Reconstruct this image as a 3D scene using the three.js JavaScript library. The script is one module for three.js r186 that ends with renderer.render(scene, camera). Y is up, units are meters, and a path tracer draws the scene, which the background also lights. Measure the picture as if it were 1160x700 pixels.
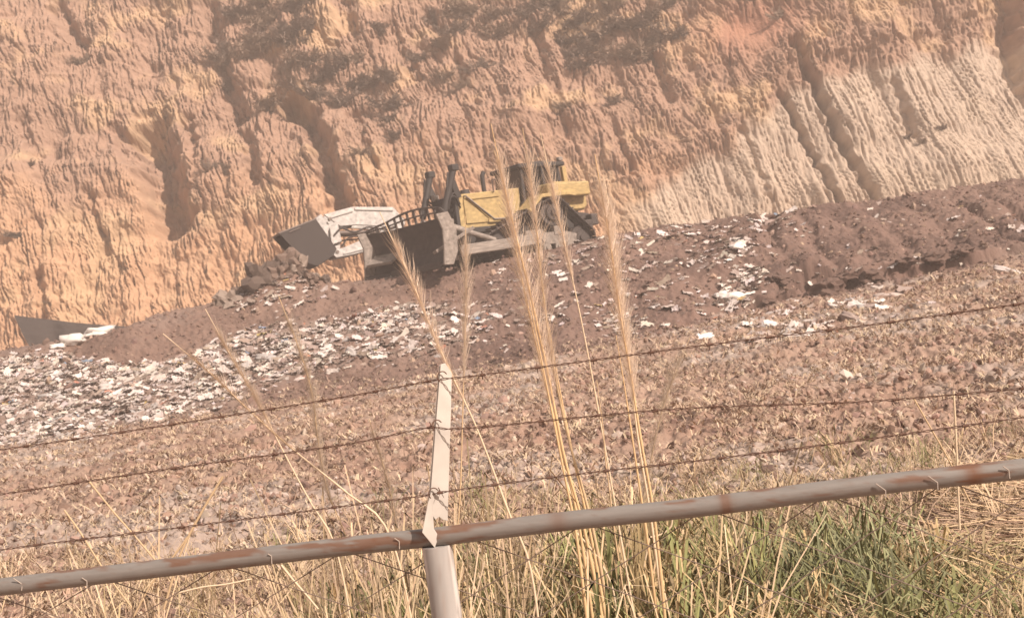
import * as THREE from 'three';
import { mergeGeometries, mergeVertices } from 'three/addons/utils/BufferGeometryUtils.js';
import { RoundedBoxGeometry } from 'three/addons/geometries/RoundedBoxGeometry.js';
import { createNoise2D, createNoise3D, createNoise4D } from 'simplex-noise';

// ------------------------------------------------------------------ camera, sky, sun, exposure
const scene = new THREE.Scene();
const F = 1458;                                            // focal length, in pixels of a 1160 x 700 picture
const camera = new THREE.PerspectiveCamera(2 * Math.atan(350 / F) * 180 / Math.PI, 1160 / 700, 0.1, 3000);
camera.position.set(0, 1.6, 0);
camera.rotation.order = 'YXZ';
camera.rotation.z = -8 * Math.PI / 180;                    // the phone was held a little askew
camera.focus = 3.2; camera.userData.fStop = 16;         // focused on the fence, so that the far side is a little soft
camera.updateMatrixWorld(true);

const sunAz = 70 * Math.PI / 180, sunEl = 45 * Math.PI / 180;   // from the right, a little behind the camera
const sunDir = new THREE.Vector3(Math.sin(sunAz) * Math.cos(sunEl), Math.sin(sunEl), Math.cos(sunAz) * Math.cos(sunEl));
{                                                          // a dusty, hazy sky: pale and warm low down, milky blue overhead, brighter towards the sun
  const w = 512, h = 256, data = new Float32Array(w * h * 4), d = new THREE.Vector3();
  for (let y = 0; y < h; y++) for (let x = 0; x < w; x++) {
    const el = ((y + 0.5) / h - 0.5) * Math.PI, az = ((x + 0.5) / w - 0.5) * 2 * Math.PI; d.set(Math.cos(el) * Math.cos(az), Math.sin(el), Math.cos(el) * Math.sin(az));
    const k = Math.pow(Math.max(0, 1 - Math.max(0, d.y)), 2.2), c = Math.max(0, d.dot(sunDir)), g = 0.55 * Math.pow(c, 5) + 0.9 * Math.pow(c, 40), i = (y * w + x) * 4;
    data[i] = 0.27 + 0.21 * k + g; data[i + 1] = 0.26 + 0.145 * k + g * 0.89; data[i + 2] = 0.275 + 0.095 * k + g * 0.77; data[i + 3] = 1;
  }
  const t = new THREE.DataTexture(data, w, h, THREE.RGBAFormat, THREE.FloatType); t.mapping = THREE.EquirectangularReflectionMapping; t.magFilter = t.minFilter = THREE.LinearFilter; t.needsUpdate = true; scene.background = t; scene.environment = t;
}
const sun = new THREE.DirectionalLight(new THREE.Color(1, 0.845, 0.735), 4.9);
sun.position.copy(sunDir).multiplyScalar(120);
sun.target.position.set(0, 2, -45);
sun.castShadow = true;
sun.shadow.radius = 1.6;
sun.shadow.mapSize.set(4096, 4096);
Object.assign(sun.shadow.camera, { left: -60, right: 60, top: 60, bottom: -60, near: 1, far: 300 });
scene.add(sun, sun.target);
scene.fog = new THREE.FogExp2(new THREE.Color(1, 0.86, 0.77), 0.0036);
const renderer = new THREE.WebGLRenderer();
renderer.toneMapping = THREE.LinearToneMapping;
renderer.toneMappingExposure = 1.6;
renderer.shadowMap.enabled = true;

// ------------------------------------------------------------------ helpers
let seed = 20240611;
const rnd = () => { seed = (seed + 0x6d2b79f5) | 0; let t = Math.imul(seed ^ (seed >>> 15), 1 | seed); t = (t + Math.imul(t ^ (t >>> 7), 61 | t)) ^ t; return ((t ^ (t >>> 14)) >>> 0) / 4294967296; };
const rr = (a, b) => a + (b - a) * rnd();
const pick = (a) => a[Math.floor(rnd() * a.length)];
const n2 = createNoise2D(rnd), n3 = createNoise3D(rnd), n4 = createNoise4D(rnd);
const V = (x, y, z) => new THREE.Vector3(x, y, z);
const clamp = THREE.MathUtils.clamp, lerp = THREE.MathUtils.lerp, sstep = (x, a, b) => { const t = clamp((x - a) / (b - a), 0, 1); return t * t * (3 - 2 * t); };
const table = (x, t) => { if (x <= t[0][0]) return t[0][1]; for (let i = 1; i < t.length; i++) if (x <= t[i][0]) { const a = t[i - 1], b = t[i]; return lerp(a[1], b[1], (x - a[0]) / (b[0] - a[0])); } return t[t.length - 1][1]; };
const fbm = (x, y, o = 3) => { let s = 0, a = 0.5; for (let i = 0; i < o; i++) { s += a * n2(x, y); x = x * 2.03 + 17.1; y = y * 2.03 - 9.3; a *= 0.5; } return s; };
// a point of the place that lies at a given distance in front of the viewpoint, along the sight line of a picture position
const at = (px, py, d) => V((px - 580) / F * d, (350 - py) / F * d, -d).applyMatrix4(camera.matrixWorld);
const taken = {};
const numbered = (n) => { const k = taken[n] = (taken[n] ?? -1) + 1; return k ? n + '_' + String(k).padStart(3, '0') : n; };
function tag(o, label, category, group) { o.userData.label = label; o.userData.category = category; if (group) o.userData.group = group; return o; }
function thing(name, label, category, pos, group) { const g = new THREE.Group(); g.name = numbered(name); g.position.copy(pos ?? V(0, 0, 0)); scene.add(g); return tag(g, label, category, group); }
function mesh(name, geo, mat, parent) { const m = new THREE.Mesh(geo, mat); m.name = parent ? name : numbered(name); m.castShadow = m.receiveShadow = true; (parent ?? scene).add(m); return m; }
const flat = (geos) => mergeGeometries(geos.map((g) => { let h = g.index ? g.toNonIndexed() : g; for (const k of Object.keys(h.attributes)) if (!['position', 'normal', 'uv', 'color'].includes(k)) h.deleteAttribute(k); return h; }));
const box = (x, y, z, w, h, d, r = 0.015) => new RoundedBoxGeometry(w, h, d, 1, Math.min(r, w / 3, h / 3, d / 3)).translate(x, y, z);
function bar(a, b, w, h, r = 0.01) { const L = a.distanceTo(b), g = new RoundedBoxGeometry(w, L, h, 1, Math.min(r, w / 3, h / 3)); return g.applyQuaternion(new THREE.Quaternion().setFromUnitVectors(V(0, 1, 0), b.clone().sub(a).normalize())).translate((a.x + b.x) / 2, (a.y + b.y) / 2, (a.z + b.z) / 2); }
function rod(a, b, r0, r1 = r0, n = 12) { const L = a.distanceTo(b), g = new THREE.CylinderGeometry(r1, r0, L, n); return g.applyQuaternion(new THREE.Quaternion().setFromUnitVectors(V(0, 1, 0), b.clone().sub(a).normalize())).translate((a.x + b.x) / 2, (a.y + b.y) / 2, (a.z + b.z) / 2); }
function prism(pts, depth, z0 = 0, bevel = 0.01) { const s = new THREE.Shape(pts.map((p) => new THREE.Vector2(p[0], p[1]))); return new THREE.ExtrudeGeometry(s, { depth: depth - 2 * bevel, bevelEnabled: bevel > 0, bevelSize: bevel, bevelThickness: bevel, bevelSegments: 1, steps: 1 }).translate(0, 0, z0 + bevel); }

// tileable noise textures (grain and fine relief)
function noiseTexture(size, cells, lo, hi, oct = 4) {
  const data = new Uint8Array(size * size * 4);
  for (let y = 0; y < size; y++) for (let x = 0; x < size; x++) {
    const a = x / size * 2 * Math.PI, b = y / size * 2 * Math.PI; let s = 0, w = 0.55, c = cells;
    for (let k = 0; k < oct; k++) { const R = c / (2 * Math.PI); s += w * n4(Math.cos(a) * R + 3 * k, Math.sin(a) * R, Math.cos(b) * R, Math.sin(b) * R + k); w *= 0.55; c *= 2.1; }
    const v = clamp(lerp(lo, hi, 0.5 + 0.55 * s), 0, 255), i = (y * size + x) * 4; data[i] = data[i + 1] = data[i + 2] = v; data[i + 3] = 255;
  }
  const t = new THREE.DataTexture(data, size, size); t.wrapS = t.wrapT = THREE.RepeatWrapping; t.magFilter = THREE.LinearFilter; t.minFilter = THREE.LinearMipmapLinearFilter; t.needsUpdate = true; return t;
}
const grainTex = noiseTexture(512, 14, 30, 225);
const tone = (lo, hi) => { const t = noiseTexture(256, 9, lo, hi); t.colorSpace = THREE.SRGBColorSpace; return t; };
const dirtTex = tone(165, 255), wearTex = tone(120, 255);
dirtTex.repeat.set(0.6, 0.6); wearTex.repeat.set(0.7, 0.7);
const std = (r, g, b, rough = 0.9, extra = {}) => new THREE.MeshStandardMaterial({ color: new THREE.Color(r, g, b), roughness: rough, side: THREE.DoubleSide, ...extra });
console.log('helpers');

// ------------------------------------------------------------------ ground
const crestY = (x) => 1.6 + table(x, [[-30, 0.9], [-17, 0.92], [-13, 0.98], [-10.2, 1.28], [-4.7, 1.42], [-1.3, 1.5], [1.5, 1.62], [3.5, 1.86], [6.8, 1.88], [12.7, 1.8], [17.5, 1.88], [30, 2.2]]);
const D_CREST = 43, toeD = (x) => 33.5 + 0.9 * n2(x * 0.11, 3.3) + 0.4 * n2(x * 0.4, 8) + 0.14 * n2(x * 1.3, 2) + table(x, [[-20, -0.5], [0, -1], [6, 1.5], [18, 2.5]]);
const toeY = (x) => table(x, [[-20, -0.05], [-10, -0.1], [-4, 0.05], [2, 0.3], [8, 0.72], [15, 1.1], [30, 1.4]]);
const bumps = [[-7.35, 43, 0.8, 1.0, 1.1], [-6.4, 43.3, 0.25, 1.6, 1.2], [-12.0, 41.6, 0.5, 1.5, 1.2], [-9.6, 43, 0.35, 1.6, 1.2], [-2.6, 42.5, 0.12, 1.2, 1]];
function groundBase(x, d) {
  const td = toeD(x), ty = toeY(x), cy = crestY(x);
  let y;
  if (d <= td) { const s = clamp((d - 6) / (td - 6), 0, 1); y = ty * Math.pow(s, 1.25); }
  else if (d <= D_CREST) {
    const s = (d - td) / (D_CREST - td), step = table(x, [[3, 0], [6, 0.3], [9, 0.42], [14, 0.22], [17, 0.1]]);
    const e = Math.min(1, (d - td) / 0.14);
    y = ty + step * e + (cy - ty - step) * (0.65 * s + 0.35 * s * s * (3 - 2 * s));
  } else if (d <= 58) y = cy + 0.004 * (d - D_CREST); else y = cy + 0.06 - (cy + 1.5) * sstep(d, 58, 76);
  for (const [bx, bd, h, rx, rd] of bumps) { const q = ((x - bx) / rx) ** 2 + ((d - bd) / rd) ** 2; if (q < 6) y += h * Math.exp(-q); }
  return y;
}
function groundY(x, d) {
  let y = groundBase(x, d);
  const bank = sstep(d, 31, 36) * (1 - sstep(d, 50, 58)), fore = sstep(d, 4, 9) * (1 - bank);
  y += fore * (0.09 * n2(x * 0.35, d * 0.3) + 0.05 * fbm(x * 1.1, d * 0.9, 3)) + bank * (0.16 * n2(x * 0.35, d * 0.4) + 0.10 * fbm(x * 1.3, d * 1.3, 3));
  if (x > 5 && bank > 0) {                                            // wheel and track gouges that run up the bank
    const w = sstep(x, 5, 9) * sstep(d, toeD(x) + 0.3, toeD(x) + 1.2) * (1 - sstep(d, 41.5, 43));
    const ph = (x - (d - 36) * 0.10) * 2 * Math.PI / 1.25 + 1.3 * n2(x * 0.2, 5) + 0.8 * n2(d * 0.3, x * 0.3);
    y -= w * 0.29 * Math.pow(0.5 + 0.5 * Math.sin(ph), 2.5) * (0.65 + 0.5 * n2(x * 0.3, d * 0.25 + 9));
  }
  const q = ((x - 8.5 + 0.2 * n2(d * 2, x)) / 0.8) ** 2 + ((d - 36.6 + 0.15 * n2(x * 2, 1)) / 0.8) ** 2;      // the hollow scooped from the foot of the bank
  if (q < 5) y -= 1.05 * Math.exp(-q * q * q);
  return y;
}
function clods(x, d) {
  const near = sstep(d, 3, 7), far = 1 - sstep(d, 60, 70), k = near * far;
  if (k <= 0) return 0;
  const a = n2(x * 2.6, d * 2.4), b = n2(x * 6.3 + 5, d * 5.8), c = n2(x * 13 + 1, d * 12), e = n2(x * 1.1 + 9, d * 0.9), holes = (1 - sstep(d, 28, 34)) * sstep(d, 9, 14) * 0.10 * sstep(e + 0.5 * a, 0.45, 0.75);
  return k * (-holes + 0.06 * (1 - Math.abs(a) * 1.6) + 0.035 * (0.6 - Math.abs(b)) + 0.016 * c);
}
const H = (x, d) => groundY(x, d) + clods(x, d);
// where a sight line meets the ground
function hit(px, py) { let o = at(px, py, 1).sub(camera.position); for (let d = 3; d < 70; d += 0.06) { const x = o.x * d, y = 1.6 + o.y * d; if (y < groundY(x, d) + 0.01) return { x, d, y: groundY(x, d) }; } return null; }
{
  const rows = []; for (const d of [-600, -200, -60, -20, -5, 0, 1.5]) rows.push(d);
  let d = 3; while (d < 76) { rows.push(d); d += d < 31 ? 0.011 * d * 0.42 + 0.012 : d < 46 ? 0.055 : 0.35; }
  for (const q of [80, 90, 120, 200, 500, 1200]) rows.push(q);
  const cols = []; for (let i = 0; i <= 720; i++) { cols.push((i / 360 - 1)); }
  const ext = [-60, -12, -3, -1.6]; const allc = [...ext, ...cols, 1.6, 3, 12, 60];
  const nx = allc.length, nz = rows.length, pos = new Float32Array(nx * nz * 3), col = new Float32Array(nx * nz * 3), uv = new Float32Array(nx * nz * 2), idx = [];
  const c = new THREE.Color();
  for (let j = 0; j < nz; j++) for (let i = 0; i < nx; i++) {
    const dd = rows[j], half = Math.max(2.6, Math.abs(dd) < 76 ? Math.abs(dd) * 0.44 + 1 : 34), x = allc[i] * half, k = j * nx + i;
    const inr = dd > 2 && dd < 78 && Math.abs(allc[i]) <= 1.6;
    pos[k * 3] = x; pos[k * 3 + 1] = inr ? H(x, dd) : dd >= 78 ? -1.5 : dd <= 2 ? 0 : groundBase(x, dd); pos[k * 3 + 2] = -dd;
    uv[k * 2] = x / 1.1; uv[k * 2 + 1] = dd / 1.1;
    const bank = sstep(dd + 0.8 * n2(x * 0.4, dd * 0.4), toeD(x) - 1.3, toeD(x) - 0.3) * (1 - sstep(dd, 52, 60)), m = 0.5 + 0.5 * fbm(x * 0.8, dd * 0.7, 4);
    const redder = sstep(0.5 + 0.5 * n2(x * 0.12 + 4, dd * 0.1), 0.4, 0.8);
    c.setRGB(0.30, 0.20, 0.15).lerp(new THREE.Color(0.24, 0.14, 0.10), redder * 0.6).lerp(new THREE.Color(0.40, 0.30, 0.23), m * m * 0.7);
    { const grey = sstep(n2(x * 0.22 + 11, dd * 0.16) + 0.35 * n2(x * 1.1, dd * 0.9), 0.1, 0.6) * sstep(dd, 7, 10); c.lerp(new THREE.Color(0.36, 0.30, 0.26), grey * 0.65); }
    const soil = new THREE.Color(0.140, 0.088, 0.069).lerp(new THREE.Color(0.20, 0.127, 0.100), m).lerp(new THREE.Color(0.10, 0.06, 0.048), sstep(n2(x * 0.25 + 8, dd * 0.3), 0.1, 0.7) * 0.7);
    const thick = dd > 24 && dd < 47 && x < 2 ? litterAt(x / dd * F, (1.6 - pos[k * 3 + 1]) / dd * F) : 0;
    c.lerp(soil, bank * table(x, [[-20, 0.75], [-6, 0.8], [0, 1], [12, 1], [18, 0.9]]));
    c.lerp(new THREE.Color(0.36, 0.30, 0.26), clamp(thick, 0, 1) * (0.55 + 0.4 * n2(x * 5, dd * 5)));   // shredded scraps trodden into the soil
    c.toArray(col, k * 3);
  }
  for (let j = 0; j < nz - 1; j++) for (let i = 0; i < nx - 1; i++) { const a = j * nx + i, b = a + 1, e = a + nx, g = e + 1; idx.push(a, b, e, b, g, e); }
  const geo = new THREE.BufferGeometry(); geo.setAttribute('position', new THREE.BufferAttribute(pos, 3)); geo.setAttribute('color', new THREE.BufferAttribute(col, 3)); geo.setAttribute('uv', new THREE.BufferAttribute(uv, 2)); geo.setIndex(idx); geo.computeVertexNormals();
  const g = mesh('ground', geo, new THREE.MeshStandardMaterial({ vertexColors: true, roughness: 1, bumpMap: grainTex, bumpScale: 0.02, side: THREE.DoubleSide }));
  g.userData.kind = 'structure'; g.userData.label = 'churned brown landfill soil rising to a bank'; console.log('ground tris', idx.length / 3);
}

// ------------------------------------------------------------------ cliff
const LEAN = 19 * Math.PI / 180, CD = 74, CY = -2;
const cU = V(0, Math.cos(LEAN), -Math.sin(LEAN)), cN = V(0, Math.sin(LEAN), Math.cos(LEAN));
function cl(px, py) { const o = camera.position, dir = at(px, py, 1).sub(o), p0 = V(0, CY, -CD), k = p0.clone().sub(o).dot(cN) / dir.dot(cN), p = o.clone().addScaledVector(dir, k).sub(p0); return [p.x, p.dot(cU)]; }
const M = 0.0525;                                                       // metres on the cliff to a pixel, about
const gullies = [                                                       // course, width in metres, depth in metres
  [[[898, 60], [925, 115], [938, 140], [972, 205], [990, 240]], 0.27, 1.2], [[[884, 112], [905, 148], [935, 205], [950, 238]], 0.21, 0.9],
  [[[1138, -20], [1148, 40], [1156, 95], [1180, 130]], 0.8, 1.8],
  [[[322, 108], [348, 135], [365, 165], [380, 215], [392, 240]], 0.6, 2.1], [[[160, 150], [178, 185], [192, 238]], 1.15, 2.6], [[[125, 140], [140, 175]], 0.4, 0.8],
  [[[226, -10], [240, 40], [250, 75], [268, 125]], 0.55, 1.0], [[[52, -10], [66, 15], [80, 42]], 0.5, 1.1], [[[278, 150], [290, 205]], 0.35, 0.7], [[[205, 125], [220, 175]], 0.3, 0.7],
  [[[48, 315], [56, 365]], 0.28, 0.6], [[[378, -20], [392, 30]], 0.7, 1.0], [[[480, 0], [500, 30]], 0.4, 0.6], [[[605, 20], [640, 150]], 0.35, 0.5], [[[735, 40], [760, 110]], 0.3, 0.5],
  [[[70, 340], [80, 365]], 0.2, 0.35], [[[515, 60], [540, 120]], 0.3, 0.5], [[[440, 20], [470, 80]], 0.35, 0.6], [[[1010, 100], [1030, 160]], 0.25, 0.5], [[[840, 150], [875, 240]], 0.22, 0.4],
  [[[20, 130], [45, 200]], 0.35, 0.5], [[[100, 220], [118, 280]], 0.3, 0.5], [[[400, 130], [425, 200]], 0.35, 0.6], [[[690, 130], [720, 200]], 0.25, 0.4],
].map(([p, w, h]) => ({ p: p.map((q) => cl(q[0], q[1])), w, h }));
for (const g of gullies) { g.s0 = Math.min(...g.p.map((p) => p[0])) - 3 * g.w; g.s1 = Math.max(...g.p.map((p) => p[0])) + 3 * g.w; g.t0 = Math.min(...g.p.map((p) => p[1])) - 2 * g.w; g.t1 = Math.max(...g.p.map((p) => p[1])) + 2 * g.w; }
function segDist(s, t, p) { let best = 1e9; for (let i = 1; i < p.length; i++) { const [ax, ay] = p[i - 1], [bx, by] = p[i], dx = bx - ax, dy = by - ay, k = clamp(((s - ax) * dx + (t - ay) * dy) / (dx * dx + dy * dy), 0, 1), ex = s - ax - k * dx, ey = (t - ay - k * dy) * 0.8; best = Math.min(best, ex * ex + ey * ey); } return Math.sqrt(best); }
const ledge = [[880, 85], [970, 68], [1036, 45], [1090, 28], [1170, 8]].map((q) => cl(q[0], q[1]));
const ledgeT = (s) => table(s, ledge);
const paleTop = [[600, 290], [680, 245], [760, 208], [830, 165], [880, 118], [960, 95], [1060, 68], [1180, 35]].map((q) => cl(q[0], q[1]));
const paleT = (s) => table(s, paleTop);
const S0 = cl(800, 200)[0];
function zones(s, t) {
  const w = 0.7 * n2(s * 0.3, t * 0.3);
  const pale = sstep(s + w, cl0[0] - 1, cl0[0] + 3) * (1 - sstep(t + w, paleT(s) - 0.7, paleT(s) + 0.7));
  return { pale };
}
const cl0 = cl(690, 250), smoothP = [cl(800, 15), cl(850, 45)], apron = cl(1050, 190);
function cliffD(s, t) {
  const { pale } = zones(s, t);
  const wx = 0.55 * n2(s * 0.22, t * 0.16) + 0.16 * n2(s * 0.9, t * 0.6), sp = s + 0.13 * t + wx;
  let D = 1.1 * n2(s * 0.05, t * 0.05 + 7) + 0.5 * n2(sp * 0.2, t * 0.07);
  D -= 2.4 * sstep(t + 0.8 * n2(s * 0.15, 2), 15.5, 19) * (1 - sstep(s, 8, 14)) * 0.6;
  // flutes: round ribs parted by sharp furrows
  const gr = (n, w) => { const a = Math.min(1, Math.abs(n) / w); return a * (2 - a); };
  const spl = s + 0.13 * t + 0.3 * wx, am = 0.55 + 0.45 * n2(s * 0.35 + 3, t * 0.15);
  const long = 0.13 * gr(n2(spl * 0.6, t * 0.04 + 3), 0.3) + 0.24 * gr(n2(spl * 2.5 + 9, t * 0.07), 0.30) * am + 0.15 * gr(n2(spl * 4.8 + 2, t * 0.14 + 5), 0.42);
  const a2 = clamp(0.5 + 0.8 * n2(s * 0.28, t * 0.3 + 6), 0.1, 1), a3 = clamp(0.55 + 0.9 * n2(s * 0.5 + 8, t * 0.45), 0.15, 1), spm = s + 0.13 * t + 0.4 * wx;
  const short = 0.24 * gr(n2(sp * 0.5 + 4, t * 0.16), 0.35) + 0.32 * gr(n2(spm * 2.0, t * 0.15 + 1), 0.34) * a2 + 0.26 * gr(n2(spm * 3.9 + 7, t * 0.3), 0.40) * a3 + 0.10 * gr(n2(spm * 7.0 + 1, t * 0.6), 0.5);
  D += lerp(short, long, pale);
  const br = 1 - 0.5 * pale;
  D += br * (0.16 * fbm(s * 0.9 + 2, t * 0.4, 2) + 0.05 * n2(sp * 3.6, t * 1.2) + 0.03 * n2(s * 6.5, t * 4.2));
  // step-backs where beds break off
  const bed = t + 0.05 * s + 0.5 * n2(s * 0.25, 4.4), f = bed / 2.3 - Math.floor(bed / 2.3); D += (1 - pale) * 0.22 * (0.5 + 0.5 * n2(s * 0.3, Math.floor(bed / 2.3) * 3.1)) * (1 - sstep(f, 0, 0.14) * (1 - f) - f * 0.2);
  if (s > ledge[0][0] - 1.5) { const q = t - ledgeT(s) - 0.25 * n2(s * 0.8, 1.2); D += 0.42 * sstep(q, -0.10, 0.06) * sstep(s, ledge[0][0] - 1.5, ledge[0][0] + 1.5) * (0.7 + 0.5 * n2(s * 0.5, 9)); }
  for (const g of gullies) if (s > g.s0 && s < g.s1 && t > g.t0 && t < g.t1) { const q = segDist(s + 0.18 * n2(t * 1.1, s * 0.4), t, g.p) / (g.w * (1 + 0.25 * n2(t * 0.8 + g.h * 9, s * 0.5))); if (q < 2.4) D -= g.h * Math.exp(-q * q * q); }
  // smooth slumped patch at the upper right, and a talus apron that eases the foot
  const q = ((s - smoothP[1][0]) / 2.6) ** 2 + ((t - smoothP[1][1] - 0.5) / 1.6) ** 2; if (q < 3) D = lerp(D, 0.2 + 0.5 * n2(s * 0.2, t * 0.2), 0.85 * Math.exp(-q));
  D += 1.8 * (1 - sstep(t, 1.5, 6.5)) * (1 - sstep(t, 3, 9)) + 0.9 * sstep(s, 13, 22) * (1 - sstep(t, apron[1] - 1, apron[1] + 1.6));
  return D;
}
const cliffP = (s, t, lift = 0) => V(s, CY, -CD).addScaledVector(cU, t).addScaledVector(cN, cliffD(s, t) + lift);
{
  const cs = []; for (const s of [-160, -110, -80, -60, -50, -42]) cs.push(s); for (let s = -35; s <= 35; s += 0.064) cs.push(s); for (const s of [42, 50, 60, 80, 110, 160]) cs.push(s);
  const ts = []; for (let t = 0; t < 4; t += 0.25) ts.push(t); for (let t = 4; t <= 32; t += 0.066) ts.push(t); for (let t = 32.4; t < 42; t += 0.5) ts.push(t);
  const nx = cs.length, ny = ts.length + 2, pos = new Float32Array(nx * ny * 3), col = new Float32Array(nx * ny * 3), uv = new Float32Array(nx * ny * 2), idx = [];
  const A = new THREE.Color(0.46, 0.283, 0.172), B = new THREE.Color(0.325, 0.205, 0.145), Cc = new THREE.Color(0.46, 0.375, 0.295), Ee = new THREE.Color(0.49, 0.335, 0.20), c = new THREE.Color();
  for (let j = 0; j < ny; j++) for (let i = 0; i < nx; i++) {
    const s = cs[i], k = j * nx + i; let p;
    if (j < ts.length) p = cliffP(s, ts[j]); else { p = cliffP(s, ts[ts.length - 1]); p.z -= j === ts.length ? 30 : 500; p.y += j === ts.length ? 1 : 2; }
    const t = ts[Math.min(j, ts.length - 1)];
    p.toArray(pos, k * 3); uv[k * 2] = s / 1.6; uv[k * 2 + 1] = t / 1.6;
    const { pale } = zones(s, t), m = fbm(s * 0.16, t * 0.2, 4);
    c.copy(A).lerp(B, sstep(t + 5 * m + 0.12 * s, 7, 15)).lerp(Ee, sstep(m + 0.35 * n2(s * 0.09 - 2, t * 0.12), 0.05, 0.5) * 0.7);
    const qs = ((s - smoothP[1][0]) / 3.4) ** 2 + ((t - smoothP[1][1] - 0.6) / 2.0) ** 2; c.lerp(new THREE.Color(0.36, 0.17, 0.11), Math.exp(-qs) * 0.8);
    c.lerp(Cc, pale * 0.8); const v = 1 + 0.10 * n2(s * 2.3 + 40, t * 1.4) + 0.06 * n2(s * 6, t * 3); c.multiplyScalar(v); c.toArray(col, k * 3);
  }
  for (let j = 0; j < ny - 1; j++) for (let i = 0; i < nx - 1; i++) { const a = j * nx + i, b = a + 1, e = a + nx, g = e + 1; idx.push(a, b, e, b, g, e); }
  const geo = new THREE.BufferGeometry(); geo.setAttribute('position', new THREE.BufferAttribute(pos, 3)); geo.setAttribute('color', new THREE.BufferAttribute(col, 3)); geo.setAttribute('uv', new THREE.BufferAttribute(uv, 2)); geo.setIndex(idx); geo.computeVertexNormals();
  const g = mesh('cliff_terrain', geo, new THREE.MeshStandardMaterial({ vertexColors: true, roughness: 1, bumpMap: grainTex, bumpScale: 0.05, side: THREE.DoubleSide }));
  g.userData.kind = 'structure'; g.userData.label = 'eroded orange earth cliff with vertical furrows'; console.log('cliff tris', idx.length / 3);
}

// ------------------------------------------------------------------ strips: blades, twigs, hairs
function stripGeo(list) {                                               // list of { pts, w(k) , side } -> one geometry of thin ribbons, folded so that they are seen from all sides
  const pos = [], idx = [], col = [];
  for (const { pts, w, color, cross } of list) for (const turn of cross ? [0, 1] : [0]) {
    const base = pos.length / 3;
    pts.forEach((p, i) => {
      const q = pts[Math.min(i + 1, pts.length - 1)], o = pts[Math.max(i - 1, 0)], dir = q.clone().sub(o).normalize(); let sd = V(dir.z + 0.3, 0.05, -dir.x + 0.2); if (Math.abs(dir.y) > 0.9) sd = V(1, 0, 0.4);
      sd.addScaledVector(dir, -sd.dot(dir)).normalize(); if (turn) sd.cross(dir).normalize();
      const ww = w * (i === pts.length - 1 ? 0.25 : 1) / 2; pos.push(p.x - sd.x * ww, p.y - sd.y * ww, p.z - sd.z * ww, p.x + sd.x * ww, p.y + sd.y * ww, p.z + sd.z * ww); if (color) col.push(...color, ...color);
      if (i) { const a = base + i * 2 - 2; idx.push(a, a + 1, a + 2, a + 1, a + 3, a + 2); }
    });
  }
  const g = new THREE.BufferGeometry(); g.setAttribute('position', new THREE.Float32BufferAttribute(pos, 3)); if (col.length) g.setAttribute('color', new THREE.Float32BufferAttribute(col, 3)); g.setIndex(idx); g.computeVertexNormals(); return g;
}
const jit = (p, a) => V(p.x + rr(-a, a), p.y + rr(-a, a), p.z + rr(-a, a));

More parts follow.
